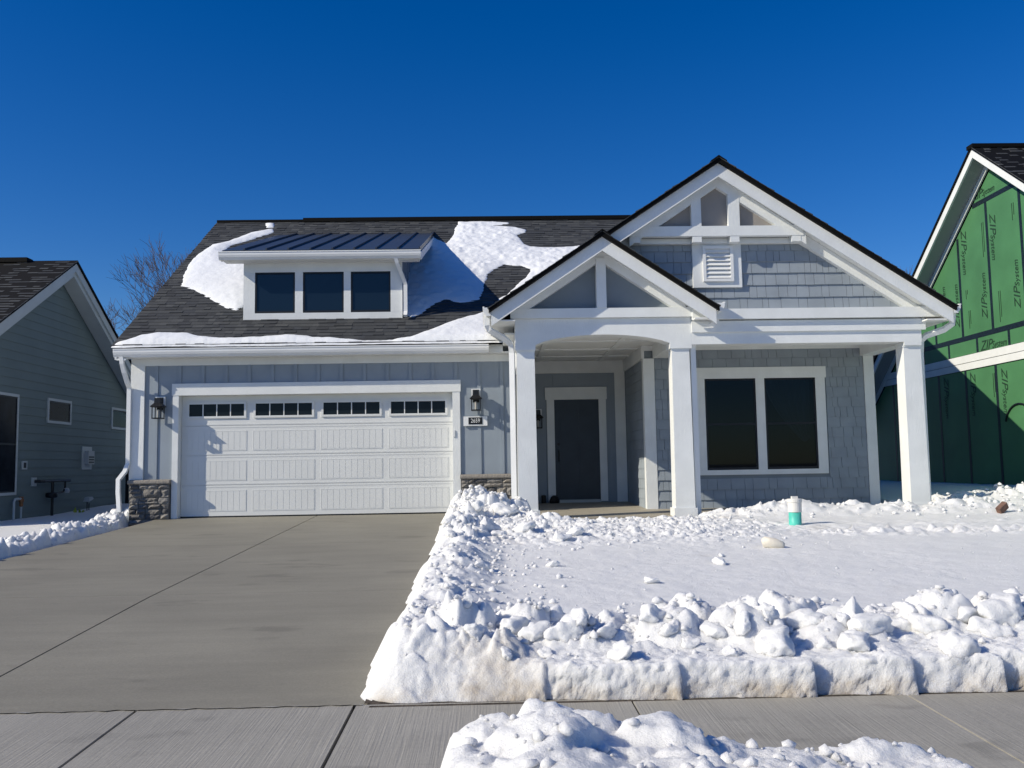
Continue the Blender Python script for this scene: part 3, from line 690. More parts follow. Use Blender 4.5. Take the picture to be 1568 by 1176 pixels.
# ================================================================== LANTERNS, PLAQUE
def lantern(label, x, y, z):
    """box lantern on a white block: back plate, stem, roof, glazed cage"""
    y_ = .125; t = empty('wall_lantern', (x, y, z), label, 'wall light', 'wall lanterns of the house')
    def bx(n, m, *a): return MB().box(*[v+o for v, o in zip(a, (x, x, y, y, z, z))]).build(n, M[m], t)
    bx('mounting_block', 'white2', -.085, .085, -.028, .003, .10, .27)
    bx('back_plate', 'black', -.055, .055, -.043, -.0285, .02, .25)
    bx('arm', 'black', -.02, .02, -.14, -.0435, .145, .175)
    b = MB(); c = (x, y-y_)
    def ring(h, zz): return [(c[0]-h, c[1]-h, z+zz), (c[0]+h, c[1]-h, z+zz), (c[0]+h, c[1]+h, z+zz), (c[0]-h, c[1]+h, z+zz)]
    b.add(ring(.11, .085)+ring(.055, .145), WF).add(ring(.055, .1455)+ring(.05, .235), WF).add(ring(.095, .07)+ring(.11, .0848), WF).build('lamp_roof', M['black'], t)
    g = MB()
    for sx in (-1, 1):
        for sy in (-1, 1): g.box(c[0]+sx*.078-.007, c[0]+sx*.078+.007, c[1]+sy*.078-.007, c[1]+sy*.078+.007, z-.115, z+.07)
    g.box(c[0]-.085, c[0]+.085, c[1]-.085, c[1]+.085, z-.135, z-.1152); g.build('cage', M['black'], t)
    MB().tube([(c[0], c[1], z-.115), (c[0], c[1], z-.02), (c[0], c[1], z+.03)], .02, 8).build('bulb', M['lampglass'], t)
    return t
lantern('black box lantern above the stone wall at the outer corner of the garage', -5.83, -.02, 1.86)
lantern('black box lantern above the house number plaque', -.195, -.02, 1.92)
lantern('black box lantern in the shaded porch beside the front door', 1.04, 2.28, 1.68)
pq = empty('house_number_plaque', (-.21, -.02, 1.52), 'white plaque with a black plate reading 2659 beside the garage door', 'plaque')
box('plaque_board', M['white2'], pq, -.425, .005, -.045, -.0185, 1.522, 1.692); box('number_plate', M['black'], pq, -.335, -.085, -.052, -.0455, 1.548, 1.672)
def text(name, body, size, m, parent, mw, shear=0, align='CENTER', ext=.0012, sx=1.0):
    cu = bpy.data.curves.new(name, 'FONT'); cu.body = body; cu.size = size; cu.shear = shear; cu.align_x = align; cu.align_y = 'CENTER'; cu.extrude = ext; cu.resolution_u = 3
    tmp = bpy.data.objects.new(name, cu); COL.objects.link(tmp); dg = bpy.context.evaluated_depsgraph_get()
    me = bpy.data.meshes.new_from_object(tmp.evaluated_get(dg)); bpy.data.objects.remove(tmp); me.materials.clear(); me.materials.append(m)
    me.transform(mw @ Matrix.Diagonal((sx, 1, 1, 1))); return link(name, me, parent)
FACE = Matrix(((1, 0, 0, 0), (0, 0, -1, 0), (0, 1, 0, 0), (0, 0, 0, 1)))     # text plane -> facing -Y
text('number', '2659', .105, M['white2'], pq, Matrix.Translation((-.21, -.0535, 1.61)) @ FACE, sx=.8)

# ================================================================== SNOW LYING ON THE ROOF
def poly_sd(px, py, poly):
    """signed distance, positive inside"""
    d = np.full(px.shape, 1e9); ins = np.zeros(px.shape, bool); n = len(poly)
    for i in range(n):
        x0, y0 = poly[i]; x1, y1 = poly[(i+1) % n]; ex, ey = x1-x0, y1-y0
        t = np.clip(((px-x0)*ex+(py-y0)*ey)/(ex*ex+ey*ey+1e-12), 0, 1)
        d = np.minimum(d, np.hypot(px-x0-t*ex, py-y0-t*ey))
        c = ((y0 > py) != (y1 > py)) & (px < ex*(py-y0)/(ey if abs(ey) > 1e-9 else 1e-9)+x0); ins ^= c
    return np.where(ins, d, -d)
def roof_snow(label, pix, T=.07, rough=.012, step=.028, soft=.10, cut=None):
    pts = [onP(x, y, (0, -SL, 1), 3.257+.03) for x, y in pix]; poly = [(p.x, p.y) for p in pts]
    x0, x1 = min(p[0] for p in poly)-.1, max(p[0] for p in poly)+.1; y0, y1 = min(p[1] for p in poly)-.1, max(p[1] for p in poly)+.1
    xs = np.arange(x0, x1, step); ys = np.arange(y0, y1, step); X, Y = np.meshgrid(xs, ys, indexing='ij')
    d = poly_sd(X, Y, poly)+.035*fbm(X*2.2, Y*2.2, 3)+.018*fbm(X*9, Y*9, 2)
    h = T*(1-np.exp(-np.maximum(d, 0)/soft))*(1+.25*fbm(X*1.3, Y*1.3, 3))+rough*fbm(X*7, Y*7, 4)*sst(d, 0, .2)
    h = np.where(d > 0, h+.018, .018+d*1.2); pass
    if cut is not None: h = np.where(cut(X, Y), -.12, h)
    Z = 3.257+SL*Y+h*1.0
    Z = np.where(Y < -.392, np.minimum(Z, 2.975+.012*fbm(X*3, Y*0+1., 3)), Z)
    return grid_mesh('roof_snow', xs, ys, Z, M['rsnow'], mask=(d > -.05) & (Y > -.425), label=label, cat='snow')
P1 = [(418, 349), (405, 351), (385, 355), (350, 368), (325, 373), (305, 387), (290, 404), (281, 422), (279, 436), (297, 442), (320, 454), (345, 469), (362, 474), (378, 464), (400, 440), (400, 395), (352, 392), (342, 383), (356, 374), (384, 366), (412, 357), (419, 354)]
P2 = [(168, 528), (185, 523), (215, 514), (245, 510), (290, 511), (305, 515), (345, 518), (400, 515.5), (440, 513), (480, 515.5), (520, 518.5), (560, 521), (600, 519.5), (625, 516), (660, 504), (700, 489), (735, 479.5), (752, 472), (790, 452), (800, 560), (168, 575)]
P3 = [(600, 470), (600, 380), (660, 361), (684, 372), (696, 357), (697, 350), (702, 338.5), (735, 338), (779, 339.5), (779, 342), (748, 344), (790, 347), (805, 351), (803, 355), (790, 358), (797, 366), (801, 373), (812, 377), (850, 378), (905, 374), (900, 395), (830, 440), (800, 470), (770, 478), (752, 479), (764, 456), (776, 451), (795, 433), (814, 412), (797, 405), (772, 404), (757, 411), (745, 420), (741, 432), (739, 450), (735, 458), (705, 461), (682, 457), (662, 465), (645, 478), (632, 484), (622, 480)]
roof_snow('smooth white snow patch left of the dormer window', P1, .07, soft=.2)
roof_snow('long strip of white snow lying along the garage eave above the gutter', P2, .085, soft=.07)
roof_snow('large rough snow patch between the dormer and the entry gable', P3, .06, .035, soft=.2)
roof_snow('tiny scrap of snow near the roof ridge above the dormer', [(408, 341), (420, 341), (419, 347), (409, 347)], .05)

# ================================================================== LEFT NEIGHBOUR
LX = -9.4
LH = empty('neighbour_house', (LX, 3.6, -.1), 'teal grey lap-sided house with its gable end beside the driveway', 'house')
lp, lz, ls = 3.6, 5.13, .59
lw = MB().prism([(-.6, -.4), (7.82, -.4), (7.82, 2.65), (lp, lz), (-.6, 2.65)], 'x', LX-11, LX).build('wall', M['lsiding'], LH)
LEX = .178; z = -.15
lwins = [((1.72, 1.5), (.35, 2.30))]
def lboard(y0, y1, z0, z1):
    t0, t1 = .017, .005
    MB().add([(LX-.001, y0, z0), (LX-.001, y1, z0), (LX+t0, y1, z0), (LX+t0, y0, z0), (LX-.001, y0, z1), (LX-.001, y1, z1), (LX+t1, y1, z1), (LX+t1, y0, z1)],
             [(0, 1, 2, 3), (4, 7, 6, 5), (0, 4, 5, 1), (1, 5, 6, 2), (2, 6, 7, 3), (3, 7, 4, 0)]).build('lap_board', M['lsiding'], lw)
pL = lambda x, y: onX(x, y, LX)
lwin = []
for a, b in (((-40, 594), (22, 758)), ((71.5, 609), (106.5, 651)), ((169.5, 623.5), (196, 659.5))):
    p = pL(*a); q = pL(*b); lwin.append((p.y, q.y, q.z, p.z))
while z < lz-.05:
    z1 = z+LEX; zm = (z+z1)/2
    y0, y1 = -.58, 7.70
    if z1 > 2.65: y0 = lp-(lz-z1)/ls-.0; y1 = lp+(lz-z1)/ls
    if y1-y0 < .25: break
    lboard(y0, y1, z, z1+.008); z = z1
for (a, b, c, d), sp in zip(lwin, (True, False, False)):
    t = .055; f = MB(); X0, X1 = LX+.0005, LX+.040
    f.box(X0, X1, a, b, d-t, d).box(X0, X1, a, b, c, c+t).box(X0, X1, a, a+t, c+t, d-t).box(X0, X1, b-t, b, c+t, d-t)
    wo = f.build('window', M['ltrim'], LH); X1 = LX+.03; s = .03
    g = MB(); g.box(X0, X1, a+t, b-t, d-t-s, d-t).box(X0, X1, a+t, b-t, c+t, c+t+s).box(X0, X1, a+t, a+t+s, c+t+s, d-t-s).box(X0, X1, b-t-s, b-t, c+t+s, d-t-s)
    if sp: g.box(X0, X1, a+t+s, b-t-s, (c+d)/2-.02, (c+d)/2+.02)
    g.build('sash', M['sash'], wo)
    box('pane', M['glassl'], wo, X0, LX+.022, a+t+s, b-t-s, c+t+s, d-t-s)
box('corner_board', M['ltrim'], LH, LX-.1, LX+.03, 7.70, 7.86, -.3, 2.62)
# roof with overhang towards our house; roof surface above wall line
lr = .42; lu = lambda x, y: lz+.34-ls*abs(y-lp)
lrf = MB().slab([(LX-11.2, -1.15), (LX+lr, -1.15), (LX+lr, lp), (LX-11.2, lp)], lu, .06).build('roof', M['shingle'], LH)
MB().slab([(LX-11.2, lp+.001), (LX+lr, lp+.001), (LX+lr, 8.3), (LX-11.2, 8.3)], lu, .06).build('roof', M['shingle'], LH)
shingles(lrf, (LX-5, -1.16, lu(0, -1.16)-.01), (1, 0, 0), (0, 1, ls), (0, -ls, 1), [(0, 0), (5+lr+.02, 0), (5+lr+.02, (lp+1.16)*math.hypot(1, ls)), (0, (lp+1.16)*math.hypot(1, ls))], 31)
box('ridge_vent', M['shingle'], lrf, LX-11.2, LX-.62, lp-.14, lp+.14, lu(0, lp)-.05, lu(0, lp)+.05)
for sg, ye in ((-1, -1.12), (1, 8.27)):
    def pz(y, off): return lu(0, y)-off
    MB().prism([(lp+sg*.0005, pz(lp, .062)), (ye, pz(ye, .062)), (ye, pz(ye, .25)), (lp+sg*.0005, pz(lp, .25))], 'x', LX+lr-.07, LX+lr-.03).build('rake_fascia', M['ltrim'], lrf)
    MB().prism([(lp+sg*.0005, pz(lp, .225)), (ye, pz(ye, .225)), (ye, pz(ye, .36)), (lp+sg*.0005, pz(lp, .36))], 'x', LX+.018, LX+lr-.071).build('rake_soffit', M['ltrim'], lrf)
# fittings on the wall
p = pL(129, 702)
dv_ = empty('dryer_vent', (LX, p.y, p.z-.25), 'pale louvred vent hood on a plate on the teal grey wall', 'vent')
a, b = pL(123.5, 719), pL(139, 684.5); box('vent_plate', M['ltrim'], dv_, LX+.0, LX+.03, a.y, b.y, a.z, b.z)
hm = .5*(a.y+b.y)+.03; box('hood', M['grey'], dv_, LX+.0305, LX+.12, hm-.16, hm+.16, a.z+.12, b.z-.10)
for i in range(3): box('louver', M['sash'], dv_, LX+.1205, LX+.126, hm-.13, hm+.13, a.z+.15+i*.06, a.z+.185+i*.06)
p = pL(35.5, 712.5); ob = empty('outlet_cover', (LX, p.y, p.z), 'small outdoor outlet cover on the teal grey wall beside the tall window', 'outlet')
box('cover_plate', M['ltrim'], ob, LX+.0, LX+.035, p.y-.10, p.y+.10, p.z-.085, p.z+.085); box('socket', M['sash'], ob, LX+.0355, LX+.04, p.y-.05, p.y+.05, p.z-.055, p.z+.055)
# gas riser and meter bar
p = pL(50, 738); gm = empty('gas_meter', (LX, p.y+.4, -.1), 'black gas meter pipework with regulator standing against the teal grey wall', 'gas meter')
box('mount_block', M['ltrim'], gm, LX+.0, LX+.04, p.y-.09, p.y+.09, p.z-.09, p.z+.09)
zz = p.z+.01; q = pL(70, 760).y; q2 = pL(97, 738).y
MB().tube([(LX+.04, p.y, zz), (LX+.12, p.y+.05, zz), (LX+.14, p.y+.2, zz), (LX+.14, q2, zz)], .032, 8).build('pipe', M['black'], gm)
MB().tube([(LX+.14, q, zz-.005), (LX+.14, q, zz-.30), (LX+.14, q+.0, -.25)], .03, 8).build('riser', M['black'], gm)
MB().tube([(LX+.14, q2-.22, zz), (LX+.14, q2-.22, zz-.18), (LX+.14, q2-.30, zz-.24), (LX+.14, q, zz-.28)], .022, 8).build('pipe', M['black'], gm)
MB().lathe([(.03, -.06), (.11, -.05), (.12, -.02), (.12, .02), (.11, .05), (.03, .06)], (LX+.16, q-.08, zz-.30), 14).build('regulator', M['black'], gm, smooth=True)
MB().lathe([(.03, -.05), (.06, -.05), (.07, 0), (.05, .05), (.03, .06)], (LX+.16, q2-.20, zz-.22), 12).build('valve', M['grey'], gm)
p = pL(22, 770); wp = empty('water_pipe', (LX+.12, p.y, -.15), 'pale bent pipe with a brass tap in the snow by the tall window', 'tap')
a = pL(12, 767); MB().tube([(LX+.12, a.y, -.25), (LX+.12, a.y, a.z-.02), (LX+.12, a.y+.04, a.z+.03), (LX+.12, p.y, a.z+.03)], .024, 8).build('pipe', M['ltrim'], wp)
MB().tube([(LX+.12, p.y+.03, -.25), (LX+.12, p.y+.03, p.z-.06)], .02, 8).build('pipe', M['ltrim'], wp)
MB().lathe([(.02, -.10), (.04, -.08), (.035, -.02), (.05, .0), (.05, .05), (.03, .07), (.045, .08), (.045, .10)], (LX+.12, p.y+.03, p.z+.02), 10).build('tap', M['brass'], wp)
p = pL(118, 768); sl_ = empty('garden_stake_light', (LX+.25, p.y, -.15), 'small stake light with a slanted pale shade in the snow', 'garden light')
MB().tube([(LX+.25, p.y-.05, -.25), (LX+.25, p.y-.05, .14)], .010, 6).tube([(LX+.25, p.y+.05, -.25), (LX+.25, p.y+.05, .10)], .010, 6).build('stake', M['black'], sl_)
MB().add([(LX+.18, p.y-.10, .14), (LX+.32, p.y-.10, .14), (LX+.32, p.y+.14, .20), (LX+.18, p.y+.14, .20), (LX+.2, p.y-.06, .24), (LX+.3, p.y-.06, .24), (LX+.3, p.y+.10, .25), (LX+.2, p.y+.10, .25)], WF).build('shade', M['grey'], sl_)
p = pL(99, 779); lf = MB()
for k in range(5):
    a = k*1.3; lf.add([(LX+.3, p.y, -.16), (LX+.3+.10*math.cos(a), p.y+.10*math.sin(a), -.02+.03*(k % 3)), (LX+.3+.13*math.cos(a+.4), p.y+.13*math.sin(a+.4), -.05)], [(0, 1, 2)])
    lf.add([(LX+.302, p.y, -.16), (LX+.302+.10*math.cos(a), p.y+.10*math.sin(a), -.02+.03*(k % 3)), (LX+.302+.13*math.cos(a+.4), p.y+.13*math.sin(a+.4), -.05)], [(2, 1, 0)])
lf.build('weed', M['leaf'], None, label='tiny yellow green weed poking out of the shaded snow', cat='weed')
# fence between the houses
fp = empty('fence', (-8.6, 7.5, -.1), 'black metal fence panel between the two houses', 'fence')
box('post', M['black'], fp, -9.28, -9.20, 7.30, 7.38, -.35, 1.05); box('post', M['black'], fp, -6.42, -6.345, 7.30, 7.38, -.35, 1.05)
for zz in (.05, .78, .98): box('rail', M['black'], fp, -9.199, -6.421, 7.325, 7.355, zz, zz+.035)
for i in range(24): box('picket', M['black'], fp, -9.12+i*.115, -9.10+i*.115, 7.332, 7.348, -.2, .979)

# ================================================================== RIGHT NEIGHBOUR
RX = 10.7
RH = empty('unfinished_house', (RX, 2.1, 0), 'unfinished house sheathed in green panels with black seam tape', 'house')
rp, rz, rs = 2.02, 6.95, .735
rback = 9.0; rbz = rz-rs*(rback-rp)
RHW = MB().prism([(-4.8, -.4), (rback, -.4), (rback, rbz-.02), (rp, rz-.03), (-4.8, rbz-.02)], 'x', RX+.012, RX+10).build('wall', M['tape'], RH)
pR = lambda x, y: onX(x, y, RX)
tv = [pR(1513, 380).y]; PWD = 1.22
y00 = tv[0]
def rtop(y): return rz-rs*abs(y-rp)-.05
def sheet(y0, y1, z0, z1):
    """one sheathing panel, clipped by the roof slope"""
    def cut(poly, f):
        out = []
        for k in range(len(poly)):
            p, q = poly[k], poly[(k+1) % len(poly)]; a, b = f(p), f(q)
            if a >= 0: out.append(p)
            if a*b < 0: t = a/(a-b); out.append((p[0]+(q[0]-p[0])*t, p[1]+(q[1]-p[1])*t))
        return out
    P = [(y0, z0), (y1, z0), (y1, z1), (y0, z1)]
    P = cut(P, lambda p: rz-.05-rs*(p[0]-rp)-p[1]); P = cut(P, lambda p: rz-.05+rs*(p[0]-rp)-p[1]) if P else P
    if len(P) > 2: MB().prism(P, 'x', RX, RX+.0118).build('sheathing_panel', M['green'], RHW)
zM, zT = pR(1500, 513).z, pR(1516, 302).z
g = .002
for k in range(-6, 7):
    a = y00+k*PWD; b = a+PWD
    a_, b_ = max(a, -4.8), min(b, rback)
    if b_-a_ < .05: continue
    sheet(a_+g, b_-g, zM+g, zT-g)
    sheet(a_+g, b_-g, -.05, 2.74)
    c = a+.66; c_, d_ = max(c, -4.8), min(c+PWD, rback)
    if d_-c_ > .05: sheet(c_+g, d_-g, 3.09, zM-g)
sheet(-.2, 4.4, zT+g, 8)
def tapes(y0, y1, z0, z1): MB().box(RX-.004, RX+.0005, y0, y1, z0, z1).build('seam_tape', M['tape'], RHW)
for k in range(-6, 7):
    a = y00+k*PWD
    if -4.7 < a < rback-.1:
        zt = min(zT, rtop(a)-.04)
        if zt > zM: tapes(a-.045, a+.045, zM, zt)
        tapes(a-.045, a+.045, -.05, 2.74)
    c = a+.66
    if -4.7 < c < rback-.1: tapes(c-.04, c+.04, 3.09, zM)
MB().box(RX-.0055, RX+.0004, -4.7, rback-.02, zM-.055, zM+.055).build('seam_tape', M['tape'], RHW)
MB().box(RX-.0055, RX+.0004, rp-(rz-.06-zT)/rs, rp+(rz-.06-zT)/rs, zT-.05, zT+.05).build('seam_tape', M['tape'], RHW)
MB().box(RX-.03, RX-.0002, -4.8, rback, 2.75, 2.90).build('band_board', M['white'], RH); MB().box(RX-.035, RX-.0002, -4.8, rback, 2.912, 3.075).build('band_board', M['white'], RH)
# lettering printed on the panels
def ztext(px, py, along, L, flip=1):
    """along: 'down','up' or 'side'; L total length in metres"""
    p = pR(px, py); base = Matrix.Translation((RX-.006, p.y, p.z))
    # local x -> direction of reading, local y -> up of the letters, normal -> -X
    if along == 'side': ax, ay = Vector((0, -1, 0)), Vector((0, 0, 1))
    elif along == 'down': ax, ay = Vector((0, 0, -1)), Vector((0, -1, 0))
    else: ax, ay = Vector((0, 0, 1)), Vector((0, 1, 0))
    n = Vector((-1, 0, 0)); mw = base @ Matrix(((ax.x, ay.x, n.x, 0), (ax.y, ay.y, n.y, 0), (ax.z, ay.z, n.z, 0), (0, 0, 0, 1)))
    k = L/1.62
    text('printed_word', 'ZIP', .50*k, M['print'], RHW, mw @ Matrix.Translation((-.50*k, 0, 0)), .32, sx=1.05)
    text('printed_word', 'System', .36*k, M['print'], RHW, mw @ Matrix.Translation((.34*k, -.04*k, 0)), .25, sx=.88)
for a in ((1521, 363, 'down', .98), (1476.5, 387, 'down', 1.0), (1557, 434, 'up', .98), (1507, 452, 'up', .98), (1465, 468, 'up', .98), (1522, 526, 'side', .98), (1506, 294, 'side', .85), (1539.5, 600, 'down', .95), (1491, 604, 'down', .95), (1446, 470, 'up', .95), (1450, 610, 'down', .95)): ztext(*a)
def bars(px, py, L, n=2):
    p = pR(px, py)
    for k in range(n): MB().box(RX-.0062, RX-.0001, p.y-.05-.06*k, p.y-.035-.06*k, p.z-L/2+.1*k, p.z+L/2).build('printed_line', M['print'], RHW)
for a in ((1503, 368, .75), (1548, 325, .35), (1529, 470, .65), (1478, 452, .2), (1483, 490, .4), (1520, 590, .5)): bars(*a)
# roof, rakes
ru = lambda x, y: rz+.41-rs*abs(y-rp); ro = .42
rrf = MB().slab([(RX-ro, -5.4), (RX+10.4, -5.4), (RX+10.4, rp), (RX-ro, rp)], ru, .06).build('roof', M['shingle'], RH)
MB().slab([(RX-ro, rp+.001), (RX+10.4, rp+.001), (RX+10.4, rback+.5), (RX-ro, rback+.5)], ru, .06).build('roof', M['shingle'], RH)
shingles(rrf, (RX-ro-.015, -2.4, ru(0, -2.4)-.01), (1, 0, 0), (0, 1, rs), (0, -rs, 1), [(0, 0), (5, 0), (5, (rp+2.4)*math.hypot(1, rs)), (0, (rp+2.4)*math.hypot(1, rs))], 41)
box('ridge_cap', M['shingle'], rrf, RX-ro-.02, RX+10.4, rp-.12, rp+.12, ru(0, rp)-.06, ru(0, rp)+.02)
M['rsoff'] = mat('grey_soffit', (.30, .33, .33), .6)
for sg, ye in ((-1, -5.35), (1, rback+.45)):
    def pz2(y, off): return ru(0, y)-off
    e = lambda o0, o1: [(rp+sg*.0005, pz2(rp, o0)), (ye, pz2(ye, o0)), (ye, pz2(ye, o1)), (rp+sg*.0005, pz2(rp, o1))]
    MB().prism(e(.062, .25), 'x', RX-ro+.03, RX-ro+.07).build('rake_fascia', M['white'], rrf)
    MB().prism(e(.225, .25), 'x', RX-ro+.0705, RX-.0405).build('rake_soffit', M['rsoff'], rrf)
    MB().prism(e(.252, .40), 'x', RX-.040, RX-.0065).build('rake_trim', M['white'], rrf)
p = pR(1556, 645)
MB().tube([p+Vector((-.02, 1.0*math.cos(a)*.5-.15, .45*math.sin(a)-.1)) for a in [math.pi*(.08+.84*i/12) for i in range(13)]], .018, 6).build('cable_loop', M['black'], None, label='loop of black cable hanging on the green sheathed wall', cat='cable')

# ================================================================== HOUSE FAR BEHIND (seen between bay corner and column)
BH = empty('background_house', (22, 26, 0), 'distant house with a snow-streaked dark roof seen past the porch column', 'house')
bw_ = MB().prism([(20, -.5), (30, -.5), (30, 3.2), (25, 6.6), (20, 3.2)], 'x', 13.5, 24).build('wall', M['backwall'], BH)
bz = lambda x, y: 7.0-.68*abs(y-25)
br = MB().slab([(13.1, 19.4), (24.5, 19.4), (24.5, 25), (13.1, 25)], bz, .12).build('roof', M['shingle'], BH)
MB().slab([(13.1, 25.001), (24.5, 25.001), (24.5, 30.6), (13.1, 30.6)], bz, .12).build('roof', M['shingle'], BH)
box('gutter', M['white2'], BH, 13.1, 24.5, 19.25, 19.395, 3.02, 3.20)
MB().slab([(14.6, 19.9), (16.5, 20.0), (17.6, 21.2), (16.0, 21.8), (14.9, 21.0)], lambda x, y: bz(x, y)+.09, .08).build('snow_patch', M['rsnow'], br)
MB().slab([(13.1, 19.40), (24.0, 19.40), (24, 19.62), (13.1, 19.60)], lambda x, y: bz(x, y)+.09, .08).build('snow_patch', M['rsnow'], br)

# ================================================================== BARE TREES
def tree(label, base, h, seed, spread=1.0, depth=6, name='bare_tree'):
    rd = random.Random(seed); t = empty(name, base, label, 'tree', 'bare winter trees behind the houses')
    tr_, cr_ = MB(), MB()
    def grow(p, d, L, r, lev):
        n = 4 if lev > 0 else 5; path = [p]; q = p; dd = d
        for i in range(n):
            dd = (dd+Vector((rd.uniform(-.16, .16), rd.uniform(-.16, .16), rd.uniform(-.04, .14)))).normalized()
            q = q+dd*(L/n); path.append(q)
        radii = [r*(1-.45*i/n) for i in range(n+1)]
        (tr_ if lev == 0 else cr_).tube(path, r, 7 if lev < 2 else (4 if lev < 4 else 3), cap=False, radii=radii)
        if lev >= depth: return
        k = rd.randint(2, 3) + (1 if lev in (1, 2, 3, 4, 5) else 0)
        for j in range(k):
            i = n if j == 0 else rd.randint(2, n)
            a = rd.uniform(0, 2*math.pi); tilt = rd.uniform(.35, .75)*spread if j else rd.uniform(.1, .3)
            ref = Vector((math.cos(a), math.sin(a), 0)); nd = (dd*math.cos(tilt)+(ref-dd*ref.dot(dd)).normalized()*math.sin(tilt)+Vector((0, 0, .10))).normalized()
            grow(path[i], nd, L*rd.uniform(.60, .82), max(radii[i]*rd.uniform(.48, .70), .010), lev+1)
    grow(Vector(base), Vector((0, 0, 1)), h*.30, h*.022, 0)
    tr_.build('trunk', M['bark'], t, True); cr_.build('crown', M['bark'], t)
tree('bare tree rising behind the gap between the teal grey house and the garage roof', (-15.6, 27, -.5), 13.2, 5)
tree('bare tree rising behind the left end of the garage roof', (-14.2, 31, -.5), 15.5, 12)
tree('low bare tree just above the eave of the teal grey house', (-17.6, 26, -.5), 10.2, 23, 1.2)
tree('small bare treetop above the lower end of the big gable roof', (22.6, 33, -.5), 13.4, 8)

# ================================================================== SNOW ON THE GROUND
SEG = [(-9, .05), (.30, .06), (1.05, .028), (1.80, .075), (2.36, .05), (2.86, .06), (3.4, .08), (4.2, .1), (5.2, .09), (6.5, .09), (8, .06)]
def seg_off(X):
    o = np.zeros_like(X)
    for (a, v), (b, _) in zip(SEG, SEG[1:]+[(99, 0)]): o = o+np.where((X >= a) & (X < b), v*(1-np.clip((X-a)/(b-a), 0, 1)) if a > -5 else .03, 0)
    return o
def zg(X, Y): return -.06+.0385*np.minimum(Y, 0)+.17*sst(X, 7.4, 9.8)
PORCH = [(3.35, -.08), (3.75, .02), (4.2, .12), (4.55, .17), (4.85, .15), (5.3, .10), (6.1, .07), (6.7, .03), (7.2, .10), (7.8, .08)]
def snow_h(X, Y, fine=True):
    X = np.asarray(X, float); Y = np.asarray(Y, float)
    g0 = zg(X, Y); F = g0+.125+.022*fbm(X*.7, Y*.9, 3)
    dE = X+.84-.05*fbm(Y*1.3+3, Y*0+2., 2)-.035*fbm(Y*6+3, X*0+5., 2)
    dS = Y+11.45+.09*(1-sst(X, -.2, .5))-seg_off(X)-.03*fbm(X*2.2, X*0+3., 3)
    L1, L2, L3 = lumps(X, Y, .34, .6), lumps(X+9, Y+4, .17, .65), lumps(X+2, Y+7, .085, .7)
    rough = .075*L1+.022*L2+.012*L3+.035*fbm(X*3.2, Y*3.2, 4)
    rough = rough*sst(dE, .08, .55)
    bd = sst(dE, 0, .22)*(1-sst(dE, .45, 1.05))*sst(-Y, 1.2, 2.2)
    bs = sst(dS, .0, .10)*(1-sst(dS, .95, 1.75)); crest = sst(dS, .30, .65)*(1-sst(dS, .85, 1.55))
    add = .5*(1-sst(X, -.1, .6))*(1-sst(dS, .3, .9))*rough+bd*(.09+.05*fbm(X*1.1, Y*1.1, 2)+.9*rough)+bs*(.06+.3*rough)+crest*(.05+1.5*rough)
    # rough trampled ground between walkway and field
    mid = sst(Y, -6.2, -4.9)*(1-sst(X, 2.6, 4.4)); add = add+mid*(.05+.75*(.05*L2+.035*L3+.07*L1*sst(-X, -2.6, -.6)))
    track = np.exp(-((Y+4.9+.12*(X-4.5)*.3)/.28)**2)*sst(X, 3.6, 5); add = add+track*(.09*L2+.06*L3-.02)+.02*sst(X, 2, 4)*(1-sst(np.abs(Y+4.0), .2, .9))*(L2+fbm(X*3, Y*6, 3))
    # piles
    pile = np.exp(-(((X-.02)/.62)**2+((Y+2.45)/.75)**2)**1.4); add = np.maximum(add, 0)+pile*(.19+.75*rough)
    p2 = np.exp(-(((X-.75)/.35)**2+((Y+2.9)/.55)**2)); add = add+p2*(.06+.6*rough)
    pz_ = np.interp(X, [a for a, _ in PORCH], [b for _, b in PORCH])
    pb_ = np.exp(-((Y+2.35)/.42)**2)*sst(X, 3.35, 3.7)*(1-sst(X, 7.9, 8.4)); add = add+pb_*np.maximum(pz_-F, 0)*1.0+pb_*1.1*rough
    rp_ = np.exp(-((Y+1.1)/.7)**2)*sst(X, 7.3, 7.9); add = add+rp_*(.07+1.5*rough)
    surf = F+add+(.006*fbm(X*5, Y*5, 3)+.004*fbm(X*16, Y*16, 2))*1.0
    edge = sst(dE, -.02, .34)**.8*sst(dS, -.015-.0*X, .085+.42*(1-sst(X, -.2, .5)))
    # cleared walk, porch and house footprint
    clr = sst(X, .62, .80)*(1-sst(X, 3.05, 3.45))*sst(Y, -3.22+.0, -3.02); house = sst(Y, -2.02, -1.86)*(1-sst(X, 7.18, 7.32))*sst(X, .60, .75)
    leftc = sst(Y, -1.35, -1.15)*(1-sst(X, .5, .55))
    side = (1-sst(X, 7.05, 7.2))*sst(Y, -.6, -.4)
    edge = edge*(1-np.maximum.reduce([clr, house, leftc, side]))
    bw_k = np.clip(np.maximum.reduce([bd, bs, pile, .6*mid, p2, pb_, rp_]), 0, 1)
    surf = surf+bw_k*(.010*lumps(X+3, Y+1, .105, .8)+.009*lumps(X+6, Y+2, .05, .8)+.008*(1-2*np.abs(fbm(X*13, Y*13, 3)))+.004*fbm(X*45, Y*45, 2)-.006)
    low = g0-.14
    return low+(surf-low)*edge, dS, dE
xs = np.concatenate([np.arange(-.80, .9, .015), np.arange(.9, 4.6, .02), np.arange(4.6, 10.75, .05)])
ys = np.concatenate([np.arange(-11.52, -11.47, .012), np.arange(-11.47, -11.16, .0045), np.arange(-11.16, -11.0, .012), np.arange(-11.0, -9.0, .018), np.arange(-9.0, -1.6, .03), np.arange(-1.6, 9.5, .10)])
Xg, Yg = np.meshgrid(xs, ys, indexing='ij'); Zg, dS, dE = snow_h(Xg, Yg)
